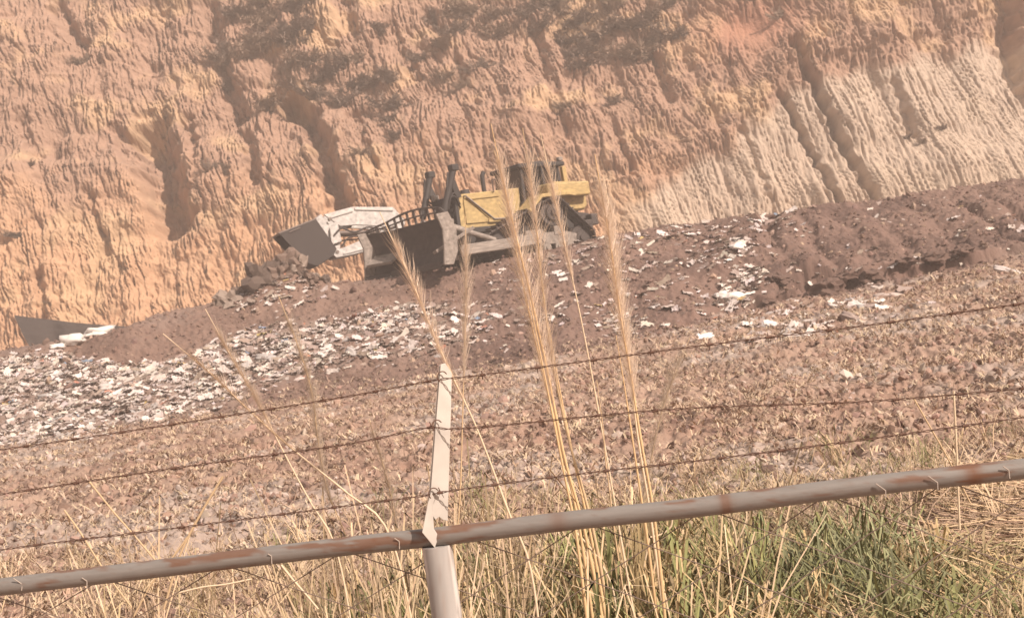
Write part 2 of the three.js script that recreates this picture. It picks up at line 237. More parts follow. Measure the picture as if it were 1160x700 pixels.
// ------------------------------------------------------------------ dry bushes on the cliff
{
  const bushMat = [new THREE.MeshStandardMaterial({ color: new THREE.Color(0.225, 0.165, 0.130), roughness: 1, side: THREE.DoubleSide }), new THREE.MeshStandardMaterial({ color: new THREE.Color(0.29, 0.21, 0.155), roughness: 1, side: THREE.DoubleSide })];
  const variants = [];
  for (let v = 0; v < 5; v++) {
    const list = [], stems = [];
    for (let i = 0; i < 14; i++) { const a = rr(0, 6.28), e = rr(0.3, 1.3), L = rr(0.5, 0.95), tip = V(Math.cos(a) * Math.cos(e) * L * 1.1, Math.sin(e) * L, Math.abs(Math.sin(a)) * Math.cos(e) * L * 0.8); stems.push({ pts: [V(0, 0, 0), tip.clone().multiplyScalar(0.5).add(V(0, 0.06, 0)), tip], w: 0.03, cross: true });
      for (let k = 0; k < 60; k++) { const b = tip.clone().multiplyScalar(rr(0.35, 1)), dv = V(rr(-1, 1), rr(-0.5, 1), rr(-0.6, 1)).normalize().multiplyScalar(rr(0.12, 0.3)); list.push({ pts: [b, jit(b.clone().addScaledVector(dv, 0.5), 0.03), b.clone().add(dv)], w: rr(0.014, 0.045) }); } }
    variants.push([stripGeo(list), stripGeo(stems)]);
  }
  const spots = [[268, 12, 1.5], [300, 28, 1.7], [255, 55, 1.2], [285, 62, 1.5], [320, 52, 1.7], [345, 75, 1.6], [372, 88, 1.9], [330, 95, 1.6], [350, 112, 1.5], [392, 70, 1.4], [402, 100, 1.7], [310, 15, 1.3], [350, 35, 1.2], [425, 92, 1.3], [385, 118, 1.2],
    [560, 5, 1.5], [600, 10, 1.6], [635, 6, 1.7], [655, 22, 1.5], [680, 35, 1.8], [712, 30, 1.7], [735, 20, 1.4], [668, 52, 1.6], [700, 60, 1.5], [640, 40, 1.2], [720, 55, 1.2], [760, 5, 1.2], [690, 10, 1.4],
    [540, 75, 1.1], [500, 85, 1.0], [470, 60, 1.0], [520, 100, 0.9], [448, 168, 0.8], [415, 192, 0.8], [440, 140, 0.9], [638, 130, 0.8], [695, 115, 0.9], [255, 200, 0.7], [240, 198, 0.7], [80, 60, 0.8], [20, 275, 0.7], [35, 190, 0.6], [850, 8, 1.0], [880, 30, 0.8], [1025, 165, 0.6], [1040, 172, 0.5], [1060, 160, 0.5]];
  for (let i = 0; i < 16; i++) spots.push([rr(225, 440), rr(-5, 125), rr(1.2, 1.7)]); for (let i = 0; i < 16; i++) spots.push([rr(490, 765), rr(-5, 75), rr(1.2, 1.7)]);
  spots.forEach(([px, py, sc], i) => {
    const [s, t] = cl(px, py), p = cliffP(s, t, -0.05), big = sc > 1.15;
    const g = thing('dry_bush', big ? (px < 450 ? 'grey-brown dry bush in the thicket above the deep cleft of the cliff' : 'grey-brown dry bush in the thicket on the upper cliff, above the bulldozer cab') : 'small dry tuft of scrub growing alone on the cliff face', 'bush', p, big ? (px < 450 ? 'bushes above the cleft' : 'bushes above the bulldozer') : 'scattered scrub on the cliff');
    const v = variants[i % 5]; mesh('crown', v[0], bushMat[i % 2], g); mesh('stem', v[1], bushMat[0], g);
    g.rotation.y = rr(-0.6, 0.6); g.rotation.z = rr(-0.3, 0.3); g.scale.set(1.3 * sc * rr(0.9, 1.25), 1.3 * sc * rr(0.6, 0.9), sc * 0.7);
  });
}
console.log('cliff and bushes');

// ------------------------------------------------------------------ loose ground: clods, straw, litter
const place = (im, i, p, q, s, color) => { im.setMatrixAt(i, new THREE.Matrix4().compose(p, q, s)); if (color) im.setColorAt(i, color); };
const quat = (a, b, c) => new THREE.Quaternion().setFromEuler(new THREE.Euler(a, b, c));
function lump(detail, rough, flatY = 1) { const g0 = new THREE.IcosahedronGeometry(1, detail); g0.deleteAttribute('uv'); g0.deleteAttribute('normal'); const g = mergeVertices(g0); const p = g.attributes.position, o = rr(0, 50); for (let i = 0; i < p.count; i++) { const k = 1 + rough * n3(p.getX(i) * 1.1 + o, p.getY(i) * 1.1, p.getZ(i) * 1.1) + rough * 0.4 * n3(p.getX(i) * 2.7 + o, p.getY(i) * 2.7, p.getZ(i) * 2.7); p.setXYZ(i, p.getX(i) * k, p.getY(i) * k * flatY, p.getZ(i) * k); } g.computeVertexNormals(); return g; }
function shard() { const g = new THREE.IcosahedronGeometry(1, 0), p = g.attributes.position, o = rr(0, 99), h = (x, y, z) => n3(x * 3.1 + o, y * 3.1, z * 3.1); for (let i = 0; i < p.count; i++) { const x = p.getX(i), y = p.getY(i), z = p.getZ(i); p.setXYZ(i, x * (1 + 0.5 * h(x, y, z)), y * (0.6 + 0.4 * h(y, z, x)), z * (1 + 0.5 * h(z, x, y))); } g.deleteAttribute('uv'); g.computeVertexNormals(); return g; }
function stuff(name, label, geo, mat, n, fn) { const im = new THREE.InstancedMesh(geo, mat, n); im.name = numbered(name); im.userData = { kind: 'stuff', label }; im.castShadow = im.receiveShadow = true; let i = 0; while (i < n) { if (fn(im, i)) i++; } scene.add(im); return im; }
const tint = (r, g, b, v) => { const k = 1 + rr(-v, v); return new THREE.Color(r * k, g * k * (1 + rr(-0.04, 0.04)), b * k * (1 + rr(-0.06, 0.06))); };
const white = new THREE.MeshStandardMaterial({ color: 0xffffff, roughness: 0.95, side: THREE.DoubleSide });
for (let v = 0; v < 3; v++) stuff('soil_clods', 'loose clods scattered over the churned field', shard(), white, 5800, (im, i) => {
  const d = 5.5 * Math.pow(33 / 5.5, rnd()), x = rr(-1, 1) * (d * 0.42 + 0.4); if (n2(x * 0.5, d * 0.4) < rr(-1.1, 0.4)) return false;
  const s = 0.0075 * Math.exp(rr(0, 1.2)) * (1 + d * 0.055) * (rnd() < 0.03 ? 1.8 : 1); place(im, i, V(x, H(x, d) + s * 0.25, -d), quat(rr(0, 6), rr(0, 6), rr(0, 6)), V(s * rr(0.8, 1.6), s, s), rnd() < 0.12 + 0.4 * sstep(n2(x * 0.22 + 11, d * 0.16), 0.1, 0.6) ? tint(0.44, 0.36, 0.30, 0.2) : rnd() < 0.3 ? tint(0.17, 0.11, 0.085, 0.25) : tint(0.29, 0.19, 0.145, 0.25)); return true;
});
for (let v = 0; v < 2; v++) stuff('bank_clods', 'dark clods and stones scattered over the bank', shard(), white, 4500, (im, i) => {
  const d = rr(31, 46), x = rr(-1, 1) * (d * 0.42), s = 0.022 * Math.exp(rr(0, 1.2)) * (rnd() < 0.05 ? 2 : 1); place(im, i, V(x, H(x, d) + s * 0.2, -d), quat(rr(0, 6), rr(0, 6), rr(0, 6)), V(s * rr(0.8, 1.6), s, s), rnd() < 0.12 ? tint(0.34, 0.24, 0.18, 0.25) : tint(0.18, 0.115, 0.09, 0.25)); return true;
});
{
  const bits = []; for (let v = 0; v < 4; v++) { const list = []; for (let k = 0; k < 5; k++) { const a = rr(0, 6.28), L = rr(0.5, 1), b = V(rr(-0.4, 0.4), rr(0, 0.15), rr(-0.4, 0.4)), e = b.clone().add(V(Math.cos(a) * L, rr(0, 0.5), Math.sin(a) * L)); list.push({ pts: [b, b.clone().lerp(e, 0.5).add(V(rr(-0.1, 0.1), rr(0, 0.2), rr(-0.1, 0.1))), e], w: rr(0.05, 0.14) }); } bits.push(stripGeo(list)); }
  for (const g of bits) stuff('straw_litter', 'dry straw and leaf litter strewn over the soil', g, white, 4200, (im, i) => {
    const d = 5 * Math.pow(34 / 5, rnd()), x = rr(-1, 1) * (d * 0.42 + 0.4); if (n2(x * 0.35 + 30, d * 0.3) < rr(-1.2, 0.5)) return false;
    const s = rr(0.06, 0.16) * (0.6 + d * 0.035); place(im, i, V(x, H(x, d) + 0.005, -d), quat(0, rr(0, 6.28), 0), V(s, s, s), rnd() < 0.55 ? tint(0.52, 0.40, 0.28, 0.2) : tint(0.34, 0.235, 0.165, 0.3)); return true;
  });
}
// crumpled plastic
const scraps = [];
for (let v = 0; v < 8; v++) {
  if (v === 2) { scraps.push(lump(2, 0.7, 0.45)); continue; }
  const g = new THREE.PlaneGeometry(2, rr(0.9, 1.5), 8, 6), p = g.attributes.position, o = rr(0, 90), roll = rr(0.8, 2.2);
  for (let i = 0; i < p.count; i++) { let x = p.getX(i), z = p.getY(i) * (1 + 0.4 * n2(x + o, 2)); const y = 0.36 * Math.abs(n2(x * 1.3 + o, z * 1.6)) + 0.16 * n2(x * 3 + o, z * 3.4) + 0.12; x += 0.25 * n2(z * 1.5, o); p.setXYZ(i, Math.sin(x * roll * 0.6) / roll * 1.3, y + 0.3 * (1 - Math.cos(x * roll * 0.5)), z); }
  g.deleteAttribute('uv'); g.computeVertexNormals(); scraps.push(g);
}
const scrapMats = [[0.58, 0.52, 0.48], [0.47, 0.41, 0.37], [0.68, 0.62, 0.58], [0.40, 0.32, 0.28], [0.50, 0.41, 0.36], [0.30, 0.23, 0.20], [0.38, 0.35, 0.33], [0.52, 0.46, 0.43]].map((c) => std(...c, 0.75));
function inWhite(px, py) {                                            // how thick the litter lies here
  const v = (px - 580) * 0.139 + (py - 350) * 0.99, u = (px - 580) * 0.99 - (py - 350) * 0.139;
  return litterAt(u, v, px, py);
}
function litterAt(u, v, px = 0, py = 0) {
  let w = 0;
  if (u < -20) { const top = table(u, [[-600, -24], [-520, -26], [-470, -2], [-400, 6], [-350, -4], [-300, -18], [-200, -16], [-120, -22], [-40, -12]]), bot = table(u, [[-600, 78], [-480, 72], [-380, 66], [-300, 50], [-200, 36], [-100, 40], [-20, 26]]); w = sstep(v, top - 3, top + 5) * (1 - sstep(v, bot - 14, bot + 14)) * table(u, [[-600, 1], [-400, 0.9], [-250, 0.75], [-100, 0.5], [-20, 0.2]]); }
  w *= 0.65 + 0.5 * n2(u * 0.02, v * 0.05);
  if (u > 80 && u < 330) w = Math.max(w, 0.16 * (1 - sstep(Math.abs(v + 55), 4, 14)));
  if (u > -20 && u < 260) w = Math.max(w, 0.09 * (1 - sstep(v, 10, 60)) * (0.6 + 0.8 * n2(u * 0.02, v * 0.04)));
  if (u > 240) w = Math.max(w, 0.014 * (1 - sstep(Math.abs(v + 25), 40, 75)));
  for (const [cx, cy, r, k] of [[830, 340, 16, 1], [848, 315, 18, 0.55], [322, 322, 34, 0.35], [300, 335, 30, 0.3], [838, 282, 18, 0.7], [705, 370, 22, 0.5], [800, 290, 30, 0.2], [980, 350, 40, 0.12], [860, 372, 40, 0.12], [905, 372, 40, 0.2]]) { const q = ((px - cx) / r) ** 2 + ((py - cy) / (r * 0.55)) ** 2; if (q < 4) w = Math.max(w, k * Math.exp(-q)); }
  return w;
}
{
  const spots = []; let guard = 0;
  while (spots.length < 7000 && guard++ < 200000) { const px = rr(-25, 1180), py = rr(225, 520); if (rnd() > inWhite(px, py)) continue; const h = hit(px, py); if (!h || h.d < 24) continue; spots.push({ ...h, px, py, s: 0.034 + 0.12 * Math.pow(rnd(), 2.6) }); }
  spots.sort((a, b) => b.s / b.d - a.s / a.d);
  spots.slice(0, 296).forEach((q) => {
    const vi = Math.floor(rnd() * scraps.length), mi = Math.floor(rnd() * scrapMats.length), m = mesh('plastic_scrap', scraps[vi], scrapMats[mi], null);
    const where = q.px < 150 ? 'below the tarpaulin' : q.px < 300 ? 'below the rubble heap' : q.px < 420 ? 'below the loader bucket' : q.px < 560 ? 'below the bulldozer blade' : q.px < 700 ? 'on dark soil below the bulldozer tracks' : q.px < 900 ? 'on dark soil around the bright white bag' : 'on the gouged soil past the hollow';
    m.position.set(q.x, H(q.x, q.d) + 0.02, -q.d); m.rotation.set(rr(-0.3, 0.9), rr(-1, 1), rr(-0.4, 0.4)); m.scale.set(q.s * rr(1.1, 2.2), q.s * rr(0.8, 1.5), q.s);
    tag(m, `${['off-white', 'grey-beige', 'whitest', 'dull tan', 'pinkish tan', 'dark brown', 'mid-grey', 'cream-grey'][mi]} ${vi === 2 ? 'balled-up plastic bag' : 'torn plastic sheet'} in the litter ${where}`, 'plastic scrap', 'plastic litter ' + where);
  });
  const rest = spots.slice(296), k = 4; console.log('litter', spots.length);
  for (let v = 0; v < k; v++) { const own = rest.filter((_, i) => i % k === v), im = new THREE.InstancedMesh(scraps[[0, 1, 3, 4][v]], white, own.length); im.name = numbered('plastic_litter'); im.userData = { kind: 'stuff', label: 'thick pale mass of shredded plastic litter' }; im.castShadow = im.receiveShadow = true;
    own.forEach((q, i) => place(im, i, V(q.x, H(q.x, q.d) + 0.015, -q.d), quat(rr(-0.3, 0.9), rr(-1, 1), rr(-0.4, 0.4)), V(q.s * rr(1, 2.3), q.s * rr(0.8, 1.5), q.s), rnd() < 0.62 ? tint(0.57, 0.50, 0.455, 0.28) : rnd() < 0.1 ? pick([tint(0.20, 0.26, 0.34, 0.3), tint(0.42, 0.20, 0.14, 0.3), tint(0.48, 0.36, 0.16, 0.2), tint(0.07, 0.065, 0.06, 0.2)]) : tint(0.28, 0.215, 0.18, 0.3))); scene.add(im); }
}
console.log('litter done');

// ------------------------------------------------------------------ named things lying on the bank
{
  // dark tarp hung across the hollow at the end of the bank
  const a = at(16, 357, 44.5), b = at(215, 372, 44.5), c2 = at(38, 402, 43.2), e2 = at(215, 410, 43.2), nx = 40, ny = 14, g = new THREE.PlaneGeometry(1, 1, nx, ny), p = g.attributes.position;
  for (let j = 0; j <= ny; j++) for (let i = 0; i <= nx; i++) { const u = i / nx, v = j / ny, q = a.clone().lerp(b, u).lerp(c2.clone().lerp(e2, u), v); q.y -= 0.22 * Math.sin(Math.PI * u) * (1 - v) * 0.5; q.z += 0.22 * Math.sin(u * 21 + v * 3 + 2 * n2(u * 3, 1)) * (0.3 + v) + 0.07 * n2(u * 8, v * 5); p.setXYZ(j * (nx + 1) + i, q.x, q.y, q.z); }
  g.computeVertexNormals(); tag(mesh('tarpaulin', g, std(0.062, 0.050, 0.045, 1)), 'dark grey tarpaulin stretched along the end of the bank against the cliff', 'tarpaulin');
  // white sheets on the dark mound
  const bag = (px, py, sx, sy, label, name = 'plastic_bag') => { const h = hit(px, py), m = mesh(name, lump(2, 0.5, 0.55), std(0.74, 0.69, 0.64, 0.7)); m.position.set(h.x, H(h.x, h.d) + sy * 0.3, -h.d); m.scale.set(sx, sy, sx * 0.7); m.rotation.y = rr(-0.5, 0.5); tag(m, label, 'plastic bag'); return m; };
  bag(113, 380, 0.55, 0.32, 'long white plastic bag on the crest of the dark mound before the tarpaulin');
  bag(83, 391, 0.4, 0.38, 'white plastic bag beside the tarpaulin, on the flank of the dark mound');
  bag(64, 396, 0.3, 0.2, 'small white plastic bag at the foot of the tarpaulin');
  bag(830, 340, 0.34, 0.26, 'bright white plastic bag lying on dark soil below the crest', 'plastic_bag');
  bag(818, 337, 0.2, 0.18, 'smaller bright white bag touching the large one on dark soil', 'plastic_bag');
  bag(838, 284, 0.26, 0.22, 'white torn bag just under the crest of the bare bank', 'plastic_bag');
  // lumps of earth and rubble heaped at the nose of the bank
  const rock = [std(0.27, 0.19, 0.15, 1, { map: dirtTex }), std(0.42, 0.33, 0.27, 1, { map: dirtTex }), std(0.18, 0.13, 0.105, 1, { map: dirtTex })];
  const heap = [[296, 326, 0.55, 2], [312, 318, 0.42, 2], [330, 322, 0.5, 0], [341, 331, 0.38, 1], [322, 334, 0.36, 0], [303, 338, 0.4, 0], [286, 340, 0.3, 2], [352, 322, 0.26, 0], [360, 330, 0.2, 1], [345, 316, 0.2, 2], [262, 366, 0.38, 1], [272, 358, 0.25, 0], [318, 308, 0.24, 2], [335, 346, 0.22, 1], [368, 325, 0.18, 2], [250, 372, 0.18, 0]];
  heap.forEach(([px, py, s, k]) => { const p = at(px, py, 42.9 + rr(-0.3, 0.3)), gy = H(p.x, -p.z); p.y = Math.min(p.y, gy + s * 0.7); p.y = Math.max(p.y, gy + s * 0.1); const g = lump(3, 0.6, 0.85).toNonIndexed(); g.computeVertexNormals(); const m = mesh('earth_lump', g, rock[k]); m.position.copy(p); m.scale.set(s, s * rr(0.7, 1), s); m.rotation.set(rr(0, 3), rr(0, 3), rr(0, 3));
    tag(m, px < 280 ? 'earth lump on the soil slope beside the rubble heap' : k === 1 ? 'pale tan earth block in the rubble heap ahead of the loader bucket' : 'dark earth lump in the rubble heap ahead of the loader bucket', 'earth lump', px < 280 ? 'lumps beside the heap' : k === 1 ? 'pale blocks in the heap' : 'dark lumps in the heap'); });
}

{
  const soil = std(0.205, 0.13, 0.102, 1, { map: dirtTex });
  for (const [px, py, s, f] of [[941, 336, 0.62, 0.7], [962, 326, 0.42, 0.6], [988, 318, 0.42, 0.55], [1028, 306, 0.36, 0.55], [1062, 300, 0.46, 0.5], [1092, 290, 0.34, 0.55], [886, 322, 0.4, 0.45], [872, 346, 0.26, 0.6]]) {
    const h = hit(px, py), g = lump(3, 0.42, f).toNonIndexed(); g.computeVertexNormals(); const m = mesh('earth_block', g, soil); m.position.set(h.x, H(h.x, h.d) + s * f * 0.35, -h.d); m.scale.setScalar(s * 0.75); m.rotation.set(rr(-0.3, 0.3), rr(0, 6), rr(-0.25, 0.25));
    tag(m, px === 941 ? 'large smooth earth block overhanging the dark hollow at the foot of the bank' : px < 900 ? 'broken earth block at the edge of the dark hollow in the bank' : 'broken earth block lying at the foot of the gouged bank', 'earth block', px === 941 ? undefined : px < 900 ? 'slabs by the hollow' : 'slabs under the gouges');
  }
}

// ------------------------------------------------------------------ bulldozer
{
  const yellow = std(0.64, 0.46, 0.20, 0.6, { map: dirtTex }), dark = std(0.035, 0.030, 0.028, 0.7), steel = std(0.12, 0.095, 0.085, 0.7, { map: wearTex }), pale = std(0.50, 0.42, 0.36, 0.6, { map: wearTex }), rubber = std(0.06, 0.048, 0.042, 0.8), tinted = new THREE.MeshPhysicalMaterial({ color: new THREE.Color(0.10, 0.10, 0.11), roughness: 0.1, transmission: 1, thickness: 0, ior: 1.5 }), chrome = std(0.6, 0.55, 0.5, 0.25, { metalness: 0.9 });
  const p0 = at(588, 304, 45.4), T = thing('bulldozer', 'yellow crawler bulldozer with a dark curved blade, standing on the bank', 'bulldozer', V(p0.x, groundBase(p0.x, 45.4) + 0.08, -45.4));
  T.rotation.y = -(180 - 36) * Math.PI / 180; T.scale.set(1.12, 1.04, 1.12);
  // tracks: each a belt of shoes over two idlers and a raised sprocket
  const wheels = [[1.62, 0.50, 0.42], [-1.72, 0.48, 0.40], [-0.72, 1.42, 0.44]];
  const pts = []; for (const [x, y, r] of wheels) for (let a = 0; a < 64; a++) pts.push([x + Math.cos(a / 64 * 6.2832) * (r + 0.05), y + Math.sin(a / 64 * 6.2832) * (r + 0.05)]);
  pts.sort((a, b) => a[0] - b[0] || a[1] - b[1]); const cr = (o, a, b) => (a[0] - o[0]) * (b[1] - o[1]) - (a[1] - o[1]) * (b[0] - o[0]);
  const half = (ps) => { const h = []; for (const p of ps) { while (h.length > 1 && cr(h[h.length - 2], h[h.length - 1], p) <= 0) h.pop(); h.push(p); } h.pop(); return h; };
  const hull = [...half(pts), ...half([...pts].reverse())], N = 46, seg = []; let per = 0; hull.forEach((p, i) => { const q = hull[(i + 1) % hull.length], l = Math.hypot(q[0] - p[0], q[1] - p[1]); seg.push([p, q, per, l]); per += l; });
  const shoe = flat([box(0, 0, 0, per / N * 0.93, 0.045, 0.6, 0.012), box(per / N * 0.3, 0.05, 0, 0.03, 0.08, 0.58, 0.006), box(0, -0.05, 0.12, per / N * 0.98, 0.07, 0.05, 0.01), box(0, -0.05, -0.12, per / N * 0.98, 0.07, 0.05, 0.01)]);
  for (const side of [-1, 1]) {
    const tr = new THREE.Group(); tr.name = 'track'; tr.position.z = side * 1.06; T.add(tr);
    for (let i = 0; i < N; i++) { const l = (i + 0.5) / N * per, sg = seg.find((s) => l >= s[2] && l < s[2] + s[3]) ?? seg[0], k = (l - sg[2]) / sg[3], m = mesh('track_shoe', shoe, steel, tr); m.position.set(lerp(sg[0][0], sg[1][0], k), lerp(sg[0][1], sg[1][1], k), 0); m.rotation.z = Math.atan2(sg[1][1] - sg[0][1], sg[1][0] - sg[0][0]) + Math.PI; }
    wheels.forEach(([x, y, r], i) => { const w = mesh(i < 2 ? 'idler' : 'sprocket', flat([new THREE.CylinderGeometry(r, r, 0.18, 28).rotateX(Math.PI / 2), new THREE.CylinderGeometry(r * 0.72, r * 0.6, 0.34, 24).rotateX(Math.PI / 2), new THREE.CylinderGeometry(r * 0.25, r * 0.25, 0.44, 16).rotateX(Math.PI / 2)]), steel, tr); w.position.set(x, y, 0); });
    for (let i = 0; i < 6; i++) { const w = mesh('track_roller', flat([new THREE.CylinderGeometry(0.15, 0.15, 0.4, 16).rotateX(Math.PI / 2), new THREE.CylinderGeometry(0.07, 0.07, 0.48, 12).rotateX(Math.PI / 2)]), pale, tr); w.position.set(-1.2 + i * 0.46, 0.26, 0); }
    mesh('roller_frame', flat([prism([[-1.55, 0.38], [1.5, 0.36], [1.55, 0.62], [0.6, 0.78], [-1.1, 0.74], [-1.6, 0.6]], 0.34, -0.17), box(0.2, 0.72, side * 0.2, 0.7, 0.3, 0.14), box(-0.8, 0.8, side * 0.1, 0.36, 0.3, 0.2)]), pale, tr);
  }
  mesh('main_frame', flat([box(0.1, 0.95, 0, 4.2, 0.55, 1.15, 0.05), box(-0.6, 1.4, 0, 1.5, 0.5, 1.3, 0.05)]), dark, T);
  const hood = mesh('hood', flat([prism([[0.0, 1.2], [2.35, 1.2], [2.35, 2.2], [2.25, 2.28], [0.0, 2.36]], 1.1, -0.55, 0.04)]), yellow, T);
  for (const s of [-1, 1]) {
    const sp = mesh('side_panel', flat([box(1.4, 1.74, s * 0.57, 1.5, 0.8, 0.05, 0.02)]), yellow, hood);
    mesh('panel_rib', flat([bar(V(2.05, 2.17, s * 0.61), V(0.8, 2.21, s * 0.61), 0.11, 0.05), bar(V(1.95, 2.12, s * 0.605), V(1.25, 1.45, s * 0.605), 0.09, 0.05), bar(V(1.35, 1.38, s * 0.61), V(0.75, 1.38, s * 0.61), 0.11, 0.05)]), yellow, hood);
  }
  for (const s of [-1, 1]) mesh('hand_rail', flat([rod(V(2.1, 2.25, s * 0.66), V(1.15, 1.42, s * 0.66), 0.028), rod(V(2.1, 2.25, s * 0.66), V(2.1, 2.25, s * 0.56), 0.024), rod(V(1.15, 1.42, s * 0.66), V(1.15, 1.42, s * 0.56), 0.024), rod(V(1.15, 1.42, s * 0.66), V(0.5, 1.40, s * 0.66), 0.028), rod(V(0.5, 1.40, s * 0.66), V(0.5, 1.40, s * 0.56), 0.024)]), pale, hood);
  for (const s of [-1, 1]) for (const k of [0, 1]) mesh('hose', new THREE.TubeGeometry(new THREE.CatmullRomCurve3([V(2.3, 2.0 - 0.12 * k, s * 0.6), V(2.6, 2.35 - 0.1 * k, s * 0.78), V(2.72, 2.2, s * 0.76), V(2.78, 1.95 - 0.1 * k, s * 0.68)]), 16, 0.03, 7), dark, T);
  for (const s of [-1, 1]) mesh('headlight', flat([rod(V(2.42, 2.36, s * 0.4), V(2.58, 2.36, s * 0.4), 0.1, 0.11, 16), rod(V(2.45, 2.2, s * 0.4), V(2.45, 2.36, s * 0.4), 0.03)]), pale, T);
  mesh('radiator_guard', flat([box(2.44, 1.72, 0, 0.14, 1.15, 1.25, 0.03), ...[0, 1, 2, 3, 4, 5].map((i) => box(2.53, 1.3 + i * 0.17, 0, 0.04, 0.07, 1.0, 0.01))]), dark, T);
  mesh('exhaust_stack', flat([rod(V(1.1, 2.2, -0.25), V(1.1, 2.95, -0.25), 0.07), rod(V(1.1, 2.92, -0.25), V(1.02, 3.05, -0.25), 0.07)]), dark, T);
  mesh('air_precleaner', flat([rod(V(1.5, 2.25, 0.22), V(1.5, 2.42, 0.22), 0.09), rod(V(1.5, 2.40, 0.22), V(1.5, 2.55, 0.22), 0.17, 0.14, 20)]), dark, T);
  // blade lift cylinders beside the radiator
  for (const s of [-1, 1]) {
    const c = mesh('lift_cylinder', flat([rod(V(2.42, 3.12, s * 0.66), V(2.92, 1.75, s * 0.6), 0.105, 0.105, 16), box(2.4, 3.18, s * 0.66, 0.26, 0.22, 0.26, 0.04), bar(V(2.35, 2.2, s * 0.62), V(2.52, 2.75, s * 0.66), 0.2, 0.12), bar(V(2.62, 3.05, s * 0.66), V(2.75, 2.4, s * 0.64), 0.05, 0.05)]), dark, T);
    mesh('piston_rod', rod(V(2.92, 1.75, s * 0.6), V(3.28, 0.78, s * 0.58), 0.05), chrome, c);
  }
  // cab
  const cab = mesh('cab', flat([box(-0.35, 1.72, 0, 1.75, 0.36, 1.5, 0.05), ...[[0.42, 0.68], [0.42, -0.68], [-1.12, 0.68], [-1.12, -0.68], [-0.42, 0.72], [-0.42, -0.72]].map(([x, z]) => bar(V(x, 1.85, z), V(x * 0.93 - 0.02, 3.02, z * 0.95), 0.1, 0.1)), box(-0.35, 2.02, 0.7, 0.85, 0.34, 0.06), box(-0.35, 2.02, -0.7, 0.85, 0.34, 0.06)]), dark, T); cab.position.x = -0.48;
  mesh('roof', flat([box(-0.38, 3.1, 0, 1.85, 0.16, 1.6, 0.05), box(-0.75, 3.22, 0.1, 0.6, 0.16, 0.8, 0.04)]), dark, cab);
  for (const [a, b, c, d] of [[V(0.41, 2.2, 0), 0.02, 1.24, 0.8], [V(-1.1, 2.2, 0), 0.02, 1.24, 0.8]]) mesh('window_pane', box(a.x, 2.58, 0, b, d + 0.06, c, 0.004), tinted, cab);
  for (const s of [-1, 1]) for (const x of [0.0, -0.76]) mesh('window_pane', box(x, 2.6, s * 0.69, 0.6, 0.82, 0.02, 0.004), tinted, cab);
  mesh('seat', flat([box(-0.45, 2.0, 0, 0.55, 0.16, 0.55, 0.05), box(-0.75, 2.4, 0, 0.15, 0.7, 0.52, 0.05)]), rubber, cab);
  mesh('door', flat([box(0.0, 1.62, -0.79, 0.62, 0.72, 0.05, 0.02)]), dark, cab);
  for (const s of [-1, 1]) mesh('roll_bar', flat([bar(V(-1.28, 1.9, s * 0.72), V(-1.25, 3.0, s * 0.7), 0.15, 0.13)]), yellow, T).position.x = -0.5;
  mesh('work_light', flat([box(-1.75, 3.28, -0.6, 0.18, 0.14, 0.16, 0.03), rod(V(-1.72, 3.1, -0.6), V(-1.75, 3.24, -0.6), 0.02)]), pale, T);
  for (const s of [-1, 1]) mesh('fender', flat([prism([[0.35, 1.55], [-0.2, 2.02], [-1.3, 2.05], [-1.55, 1.98], [-1.52, 1.9], [-1.28, 1.95], [-0.2, 1.93], [0.3, 1.48]], 0.72, s > 0 ? 0.72 : -1.44, 0.015)]), yellow, T);
  mesh('fuel_tank', flat([prism([[-1.2, 1.5], [-2.2, 1.5], [-2.32, 1.62], [-2.28, 2.2], [-2.1, 2.38], [-1.2, 2.42]], 1.9, -0.95, 0.06), box(-1.42, 2.14, -1.0, 1.7, 0.5, 0.62, 0.08), box(-1.42, 2.14, 1.0, 1.7, 0.5, 0.62, 0.08)]), yellow, T);
  mesh('ripper', flat([box(-2.35, 0.95, 0, 0.5, 0.3, 1.6, 0.04), bar(V(-2.1, 1.35, 0.4), V(-2.75, 1.25, 0.4), 0.2, 0.14), bar(V(-2.1, 1.35, -0.4), V(-2.75, 1.25, -0.4), 0.2, 0.14), box(-2.75, 1.1, 0, 0.3, 0.4, 1.5, 0.05), prism([[-2.9, 1.3], [-2.65, 1.3], [-2.68, 0.6], [-2.5, 0.35], [-2.62, 0.3], [-2.9, 0.65]], 0.1, -0.05)]), steel, T);
  // blade: a curved mouldboard in three leaves, end plates, cutting edge and a slotted rack on top
  const prof = []; for (let i = 0; i <= 12; i++) { const k = i / 12, y = 0.03 + 1.5 * k, x = 3.72 - 0.34 * Math.sin(Math.PI * (0.12 + 0.78 * k)); prof.push([x, y]); }
  const skin = (z0, z1, f0, f1, th = 0.07) => { const pos = [], idx = [], n = prof.length; for (const back of [0, 1]) for (const [z, f] of [[z0, f0], [z1, f1]]) for (const [x, y] of prof) pos.push(x + f - back * th, y, z); const q = (a, b, c, d) => idx.push(a, b, c, b, d, c); for (let i = 0; i < n - 1; i++) { q(i, i + 1, n + i, n + i + 1); q(2 * n + i, 3 * n + i, 2 * n + i + 1, 3 * n + i + 1); q(i, 2 * n + i, i + 1, 2 * n + i + 1); q(n + i, n + i + 1, 3 * n + i, 3 * n + i + 1); } q(n - 1, 3 * n - 1, 2 * n - 1, 4 * n - 1); q(0, n, 2 * n, 3 * n); const g = new THREE.BufferGeometry(); g.setAttribute('position', new THREE.Float32BufferAttribute(pos, 3)); g.setAttribute('uv', new THREE.Float32BufferAttribute(pos.filter((_, i) => i % 3).map((v) => v * 0.6), 2)); g.setIndex(idx); const h = g.toNonIndexed(); h.computeVertexNormals(); return h; };
  const W = 2.28, Wi = 1.45, wing = 0.42;
